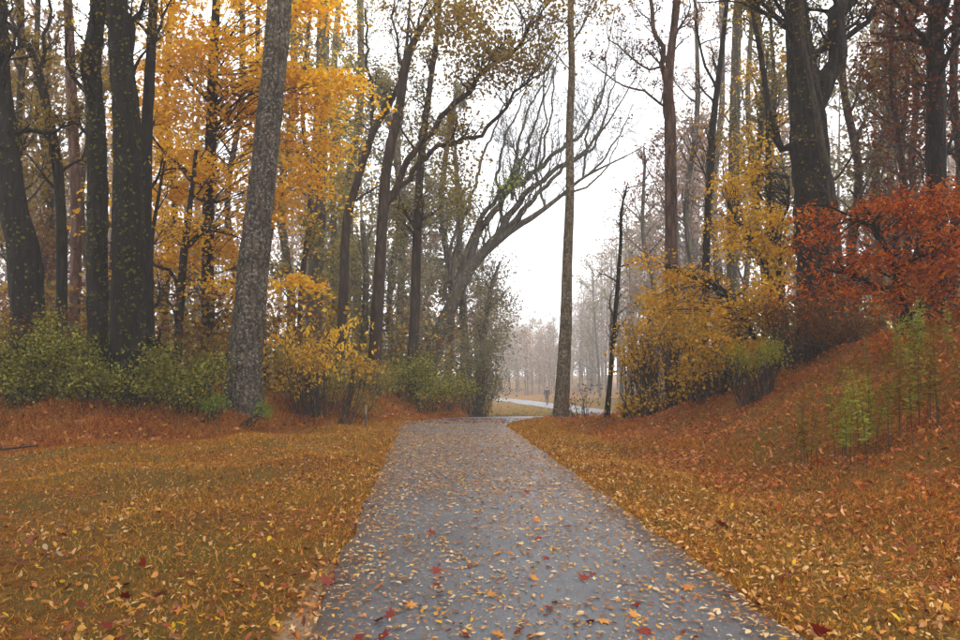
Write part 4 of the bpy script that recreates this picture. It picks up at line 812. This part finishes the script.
blades(on_ground(x, y, -.01), rng.uniform(.1, .25, len(x)), np.full(len(x), .06), np.zeros(3), leaf_mat('grass_far', ['#6c6a3c', '#868050', '#8a7444', '#767c48'], .25, .1), 'far_grass', 'pale olive grass on the slope beyond the bend', 0)

# ------------------------------------------------------------------ fallen leaves
def litter(x, y, smin, smax, mat, name, label, tmpl=QUAD, tilt=.35, lift=.012):
    P = on_ground(x, y, lift); onp = path_dist(x, y) < 1.47
    P[onp, 2] = base_z(y[onp]) + .024
    N = np.array([0, 0, 1.]) + rng.normal(size=(len(x), 3)) * np.where(onp, tilt * .45, tilt)[:, None]
    S = smin + (smax - smin) * rng.uniform(0, 1, len(x)) ** 2.2
    if tmpl is LANCE:
        parts = [batch(t, P[i::5], N[i::5], S[i::5]) for i, t in enumerate((LANCE, CURL, OVATE, LOBED, CURL))]
        return mobj(name, *merge(parts), mat, kind='stuff', label=label)
    return mobj(name, *batch(tmpl, P, N, S), mat, kind='stuff', label=label)
n = 58000
y = 3.2 + 20.5 * rng.uniform(0, 1, n); x = rng.uniform(-1.5, 1.5, n)
cl = np.sin(x * 2.1 + y * .7) + np.sin(y * 1.9 - x * 1.2) + np.sin(x * 5 + 1.7 * y)
k = rng.random(n) < .52 + .07 * cl + .3 * sstep((abs(x) - .9) / .55) + .5 * sstep((y - 7.5) / 4) * (1 - sstep((y - 17) / 3)); x, y = x[k], y[k]
h_ = len(x) * 2 // 3
litter(x[:h_], y[:h_], .018, .072, L_LITP, 'fallen_leaves', 'small tan and yellow leaves strewn over the asphalt', LANCE)
litter(x[h_:], y[h_:], .014, .06, L_LITR, 'brown_fallen_leaves', 'small brown and orange leaves strewn over the asphalt', LANCE)
n = 900; y = rng.uniform(22, 25.6, n); x = rng.uniform(-1.6, 3, n); k = path_dist(x, y) < 1.7
litter(x[k], y[k], .05, .12, L_LITM, 'red_fallen_leaves', 'red-brown leaves gathered where the path bends')
n = 78000                                                        # verges, thicker at the asphalt's edge
y = 2.4 + 25 * rng.uniform(0, 1, n) ** 1.25
x = np.where(rng.random(n) < .68, -1.5 - 12 * rng.uniform(0, 1, n) ** 1.5, 1.5 + 2.6 * rng.uniform(0, 1, n))
k = (band(x, y) < .8) & (path_dist(x, y) > 1.45) & (rng.random(n) < .62 + .22 * np.sin(x * 1.3 + 1.1 * np.sin(y * .9)) + .18 * np.sin(y * 2.2 - x) + .4 * (x > 1)); x, y = x[k], y[k]
q_ = rng.permutation(len(x)); x, y = x[q_], y[q_]; h_ = int(len(x) * .5)
litter(x[:h_], y[:h_], .022, .085, L_LIT, 'yellow_leaf_litter', 'yellow and tan leaves lying in the mown grass', LANCE, .7, .022)
litter(x[h_:], y[h_:], .022, .09, L_LITR, 'brown_leaf_litter', 'brown and rust leaves lying in the mown grass', LANCE, .8, .018)
n = 54000                                                        # bank and wood floor
y = 2.4 + 26 * rng.uniform(0, 1, n) ** 1.2; x = rng.uniform(3.2, 13, n)
k = rng.random(n) < .6 + .4 * np.sin(x * 1.7 + 2 * np.sin(y * .8)) * np.sin(y * 1.3); x, y = x[k], y[k]
litter(x, y, .035, .11, L_LITB, 'bank_leaf_litter', 'rust-brown leaves carpeting the bank', LANCE, .8, .085)
n = 16000
x = rng.uniform(-18, 1, n); s = rng.uniform(-.3, 11, n); y = s / .8 + np.interp(x, [-20, -9.3, -7.2, -5.5, -4, -1.8, .5, 3], [14.4, 15.2, 16, 18.3, 21.3, 25, 28.5, 42])
k = path_dist(x, y) > 2; litter(x[k], y[k], .05, .13, L_LITR, 'wood_floor_litter', 'brown leaves on the floor of the wood', QUAD, .7, .16)

# single leaves near the viewer, each an object of its own
def leaf_mesh(name, tmpl, mat):
    return mesh_data(name, tmpl[0], tmpl[1], mat)
maples = [leaf_mesh('maple_leaf', maple_template(c), m) for c in (.15, .5, -.35) for m in (L_LITM, L_LITM, L_LITR)]
maple_pale = [leaf_mesh('maple_leaf', maple_template(c), L_PALE) for c in (.3, -.3)]
L_PINK = leaf_mat('litter_pinkish', ['#6a3428', '#84503c', '#5a2820'], .1)
maple_pink = [leaf_mesh('maple_leaf', maple_template(c), L_PINK) for c in (.3, -.3)]
lances = [leaf_mesh('lance_leaf', LANCE, m) for m in (L_LIT, L_GOLD, L_YEL)]
oval = [leaf_mesh('oval_leaf', (LANCE[0] * np.array([1, 1.5, 1.2]), LANCE[1]), m) for m in (L_GOLD, L_PALE, L_LIT)]
def ground_at(px, py):
    v = FC + RT * ((px - 480) / F) - UC * ((py - 320) / F); d = 4.0
    for _ in range(40):
        p = CAM + v * (d / v.dot(FW)); z = float(gz(p[0], p[1])) if abs(p[0]) > 1.5 else .02
        d += (p[2] - z) * 2.2
    return p[0], p[1]
def drop(me, x, y, size, label, cat, group, name, tilt=.2):
    o = bpy.data.objects.new(name, me); COL.objects.link(o)
    onp = abs(x) < 1.5
    o.location = (x, y, .03 if onp else float(gz(x, y)) + .045)
    o.scale = (size,) * 3
    t = tilt if onp else tilt * 1.6
    o.rotation_euler = (rng.normal() * t, rng.normal() * t, rng.uniform(0, 6.28))
    return props(o, label, cat, group)
reds = [(435, 572), (438, 586), (412, 607), (378, 622), (390, 617), (444, 615), (466, 635), (517, 632), (531, 637), (360, 638), (383, 638), (535, 580), (585, 580), (592, 576), (490, 596), (470, 567), (545, 558), (496, 554),
        (622, 582), (682, 585), (689, 588), (728, 594), (636, 607), (634, 617), (645, 631), (590, 622), (603, 621), (538, 540), (637, 541), (536, 521), (526, 493), (432, 533), (407, 547), (345, 578), (333, 580), (556, 602), (548, 609), (440, 594), (498, 636), (404, 606)]
for i, (px, py) in enumerate(reds):
    x, y = ground_at(px, py)
    drop(maples[i % 9 if i % 3 else 3 * (i // 3 % 3)], x, y, rng.uniform(.075, .115), 'red-brown maple leaf lying on the asphalt', 'leaf', 'red maple leaves on the asphalt', 'maple_leaf', .3)
for px, py, ms, lab in [(863, 597, maple_pink, 'pinkish star-shaped maple leaf in the grass of the verge below the bank'), (720, 528, maples[:1], 'crimson maple leaf on the straw at the foot of the bank'),
                        (880, 623, maples[2:3], 'rust maple leaf lying below the pinkish leaf on the verge'), (820, 637, maples[:1], 'red leaf at the very corner where asphalt meets the verge'),
                        (378, 588, maples[2:3], 'dark upright curled leaf at the sandy edge of the asphalt'), (327, 586, maples[0:1], 'dark curled leaf standing on the sandy strip')]:
    x, y = ground_at(px, py); drop(ms[0], x, y, .13, lab, 'leaf', None, 'maple_leaf', .35)
for i, (px, py) in enumerate([(20, 569), (45, 556), (62, 586), (67, 592), (35, 616), (85, 563), (143, 568), (70, 633), (125, 603), (12, 585), (105, 633), (160, 600), (80, 610), (30, 545), (210, 545), (240, 590)]):
    x, y = ground_at(px, py); drop((maple_pink if i % 2 else maples)[i % 2], x, y, rng.uniform(.09, .13), 'faded reddish maple leaf in the dark grass beside the path', 'leaf', 'maple leaves in the grass beside the path', 'maple_leaf', .35)
for i, (px, py) in enumerate([(45, 552), (125, 545), (143, 577), (85, 578), (145, 620), (10, 470), (75, 485), (100, 490), (130, 500), (30, 512), (190, 480), (110, 540), (70, 450), (150, 455), (60, 560), (200, 520), (260, 470), (180, 560)]):
    x, y = ground_at(px, py); drop((oval[1:] + maple_pale)[i % 4], x, y, rng.uniform(.08, .12), 'pale cream leaf lying curled in the mown grass', 'leaf', 'pale leaves in the mown grass', 'pale_leaf', .35)
for i in range(120):
    y = rng.uniform(4.0, 7.5); x = rng.uniform(-1.45, 1.45)
    drop(lances[i % 3], x, y, rng.uniform(.035, .06), 'narrow yellow-tan leaf lying flat on the near asphalt', 'leaf', 'narrow leaves on the near asphalt', 'lance_leaf')
for i in range(60):
    y = rng.uniform(4.2, 9.5); x = rng.uniform(-4.6, -1.6)
    drop(oval[i % 3 if i % 3 != 1 else 0], x, y, rng.uniform(.045, .075), 'yellow oval leaf on the grass beside the path', 'leaf', 'yellow oval leaves on the grass', 'oval_leaf', .3)
for i in range(34):
    y = rng.uniform(4.4, 10); x = rng.uniform(1.6, 3.4)
    drop(oval[2 if i % 2 else 0], x, y, rng.uniform(.05, .08), 'amber leaf on the narrow verge below the bank', 'leaf', 'amber leaves on the narrow verge', 'oval_leaf', .3)

# ------------------------------------------------------------------ timber post, log, fallen stick
def post(px, py, d):
    c = W(px, py, d); c[2] = float(gz(c[0], c[1]))
    root = empty('marker_post', c, label='short weathered timber post with pale top standing before the golden shrub', cat='post')
    def prism(name, z0, z1, wd, mat, top=.0):
        V = []
        for z, k in ((z0, 1), (z1 - top, 1), (z1, .72 if top else 1)):
            for a in range(8):
                an = a * math.pi / 4 + math.pi / 8; V.append((c[0] + math.cos(an) * wd * k, c[1] + math.sin(an) * wd * k, c[2] + z))
        I = [(i * 8 + j, i * 8 + (j + 1) % 8, (i + 1) * 8 + (j + 1) % 8, (i + 1) * 8 + j) for i in range(2) for j in range(8)]
        V.append((c[0], c[1], c[2] + z1 + .004)); n0 = len(V) - 1
        I += [(16 + j, 16 + (j + 1) % 8, n0, n0) for j in range(8)]
        T = [t[:3] for t in I] + [(t[0], t[2], t[3]) for t in I if t[2] != t[3]]
        return mobj(name, V, T, mat, root)
    prism('shaft', -.15, .34, .035, plain_mat('post_wood', '#4c4036', .9, .4, 30)); prism('top_band', .34, .60, .037, plain_mat('post_pale', '#8a7a60', .85, .3, 30), .04)
post(366, 404, 21)
def log(name, label, cat, a, b, r, mat, stubs=2):
    P = np.linspace(a, b, 9); P[:, 2] += np.array([0, .02, .03, .02, 0, -.01, 0, .02, 0]) * r * 6
    root = empty(name, tuple((P[0] + P[-1]) / 2), label=label, cat=cat)
    mobj('stem', *big_trunk(P, np.linspace(r, r * .7, 9), 12, 5, 0, .08), mat, root, True)
    for i in range(stubs):
        s = P[2 + 3 * i]; e = s + np.array([.1, -.1, r * 3.5]); mobj('side_branch', *tubes([(np.array([s, (s + e) / 2 + .02, e]), np.array([r * .4, r * .3, r * .15]), 5)]), mat, root)
a, b = W(136, 330, 19.5), W(170, 352, 19.5)
log('fallen_log', 'dark fallen log leaning in the brush between the ivy trunks and the golden maple', 'log', a, b, .11, B_VDARK)
a, b = W(-12, 405, 13.8), W(40, 404.5, 14.0)
for q in (a, b): q[2] = float(gz(q[0], q[1])) + .14
log('fallen_branch', 'thin dead branch lying along the grass edge below the green shrub', 'branch', a, b, .022, B_TWIG, 2)

# ------------------------------------------------------------------ the walker
def skin_mesh(name, verts, edges, rad, mat, parent, root=0, sub=1):
    me = bpy.data.meshes.new(name); me.from_pydata(verts, edges, [])
    o = bpy.data.objects.new(name, me); COL.objects.link(o)
    bpy.context.view_layer.objects.active = o
    m = o.modifiers.new('skin', 'SKIN'); m.use_smooth_shade = True
    lay = me.skin_vertices[0].data
    for i, r_ in enumerate(rad): lay[i].radius = r_ if isinstance(r_, tuple) else (r_, r_); lay[i].use_root = (i == root)
    s = o.modifiers.new('sub', 'SUBSURF'); s.levels = s.render_levels = sub
    dg = bpy.context.evaluated_depsgraph_get(); ev = bpy.data.meshes.new_from_object(o.evaluated_get(dg))
    o.modifiers.clear(); o.data = ev; ev.materials.clear(); ev.materials.append(mat); ev.name = name
    o.parent = parent
    return o
wp = W(547, 405, 75); x, y = float(wp[0]), float(wp[1])
pw = empty('person', (x, y, float(base_z(y)) + .02), label='lone person in dark jacket and trousers walking on the far path', cat='person')
pw.rotation_euler = (0, 0, R(12))
SK = plain_mat('skin', '#b08468', .6, .1); JK = plain_mat('jacket_dark', '#2c2a30', .85, .2); TR = plain_mat('trousers_dark', '#3a3d48', .85, .2); SH = plain_mat('shoe_dark', '#26221f', .6, .1); HR = plain_mat('hair_dark', '#2a201a', .7, .2)
BV = [(0, 0, .95), (0, 0, 1.12), (0, .01, 1.30), (0, .01, 1.44), (0, .01, 1.52), (0, .02, 1.60), (0, .03, 1.68), (0, .02, 1.75),
      (.10, 0, .90), (.11, .10, .50), (.11, .06, .09), (.11, .20, .04), (-.10, 0, .90), (-.11, .02, .50), (-.11, -.22, .14), (-.11, -.12, .05),
      (.20, .01, 1.42), (.27, -.04, 1.14), (.25, .10, .92), (.245, .15, .83), (.25, .18, .76), (-.20, .01, 1.42), (-.27, .02, 1.14), (-.25, .16, .96), (-.245, .22, .88), (-.25, .26, .81),
      (.22, .17, .84), (.215, .21, .80), (-.22, .24, .89), (-.215, .28, .85)]
BE = [(0, 1), (1, 2), (2, 3), (3, 4), (4, 5), (5, 6), (6, 7), (0, 8), (8, 9), (9, 10), (10, 11), (0, 12), (12, 13), (13, 14), (14, 15), (3, 16), (16, 17), (17, 18), (18, 19), (19, 20), (3, 21), (21, 22), (22, 23), (23, 24), (24, 25), (19, 26), (26, 27), (24, 28), (28, 29)]
BR = [(.15, .10), (.13, .09), (.15, .10), (.12, .09), .055, .075, .095, .06, .08, .055, .04, .035, .08, .055, .04, .035, .055, .042, .03, .035, .015, .055, .042, .03, .035, .015, .014, .010, .014, .010]
skin_mesh('body', BV, BE, BR, SK, pw)
skin_mesh('jacket', [(0, 0, .86), (0, 0, 1.12), (0, .01, 1.30), (0, .01, 1.44), (0, .01, 1.52), (.20, .01, 1.42), (.27, -.04, 1.14), (.25, .10, .93), (-.20, .01, 1.42), (-.27, .02, 1.14), (-.25, .16, .97)],
          [(0, 1), (1, 2), (2, 3), (3, 4), (3, 5), (5, 6), (6, 7), (3, 8), (8, 9), (9, 10)], [(.19, .14), (.17, .13), (.19, .14), (.15, .12), .08, .08, .062, .05, .08, .062, .05], JK, pw)
skin_mesh('trousers', [(0, 0, .95), (.10, 0, .88), (.11, .10, .50), (.11, .06, .10), (-.10, 0, .88), (-.11, .02, .50), (-.11, -.20, .16)], [(0, 1), (1, 2), (2, 3), (0, 4), (4, 5), (5, 6)], [(.16, .12), .105, .075, .06, .105, .075, .06], TR, pw)
for v in ([(.11, .02, .06), (.11, .12, .05), (.11, .24, .035)], [(-.11, -.26, .12), (-.11, -.18, .07), (-.11, -.09, .03)]): skin_mesh('shoe', v, [(0, 1), (1, 2)], [.052, .05, .035], SH, pw)
skin_mesh('hair', [(0, 0, 1.62), (0, .0, 1.70), (0, .015, 1.77)], [(0, 1), (1, 2)], [.08, .102, .075], HR, pw)

# ------------------------------------------------------------------ misty air
hz = bpy.data.materials.new('mist'); hz.use_nodes = True; n = hz.node_tree.nodes; n.clear()
pv = n.new('ShaderNodeVolumePrincipled'); pv.inputs['Color'].default_value = (.95, .955, .97, 1); pv.inputs['Density'].default_value = .0021; pv.inputs['Anisotropy'].default_value = 0.0
o_ = n.new('ShaderNodeOutputMaterial'); hz.node_tree.links.new(pv.outputs[0], o_.inputs['Volume'])
x0, x1, y0, y1, z0, z1 = -245, 245, -25, 335, -6, 30
V = [(x, y, z) for z in (z0, z1) for y in (y0, y1) for x in (x0, x1)]
T = [(0, 2, 3, 1), (4, 5, 7, 6), (0, 1, 5, 4), (2, 6, 7, 3), (0, 4, 6, 2), (1, 3, 7, 5)]
mobj('haze', V, T, hz, kind='stuff', label='thin autumn mist hanging in the air')
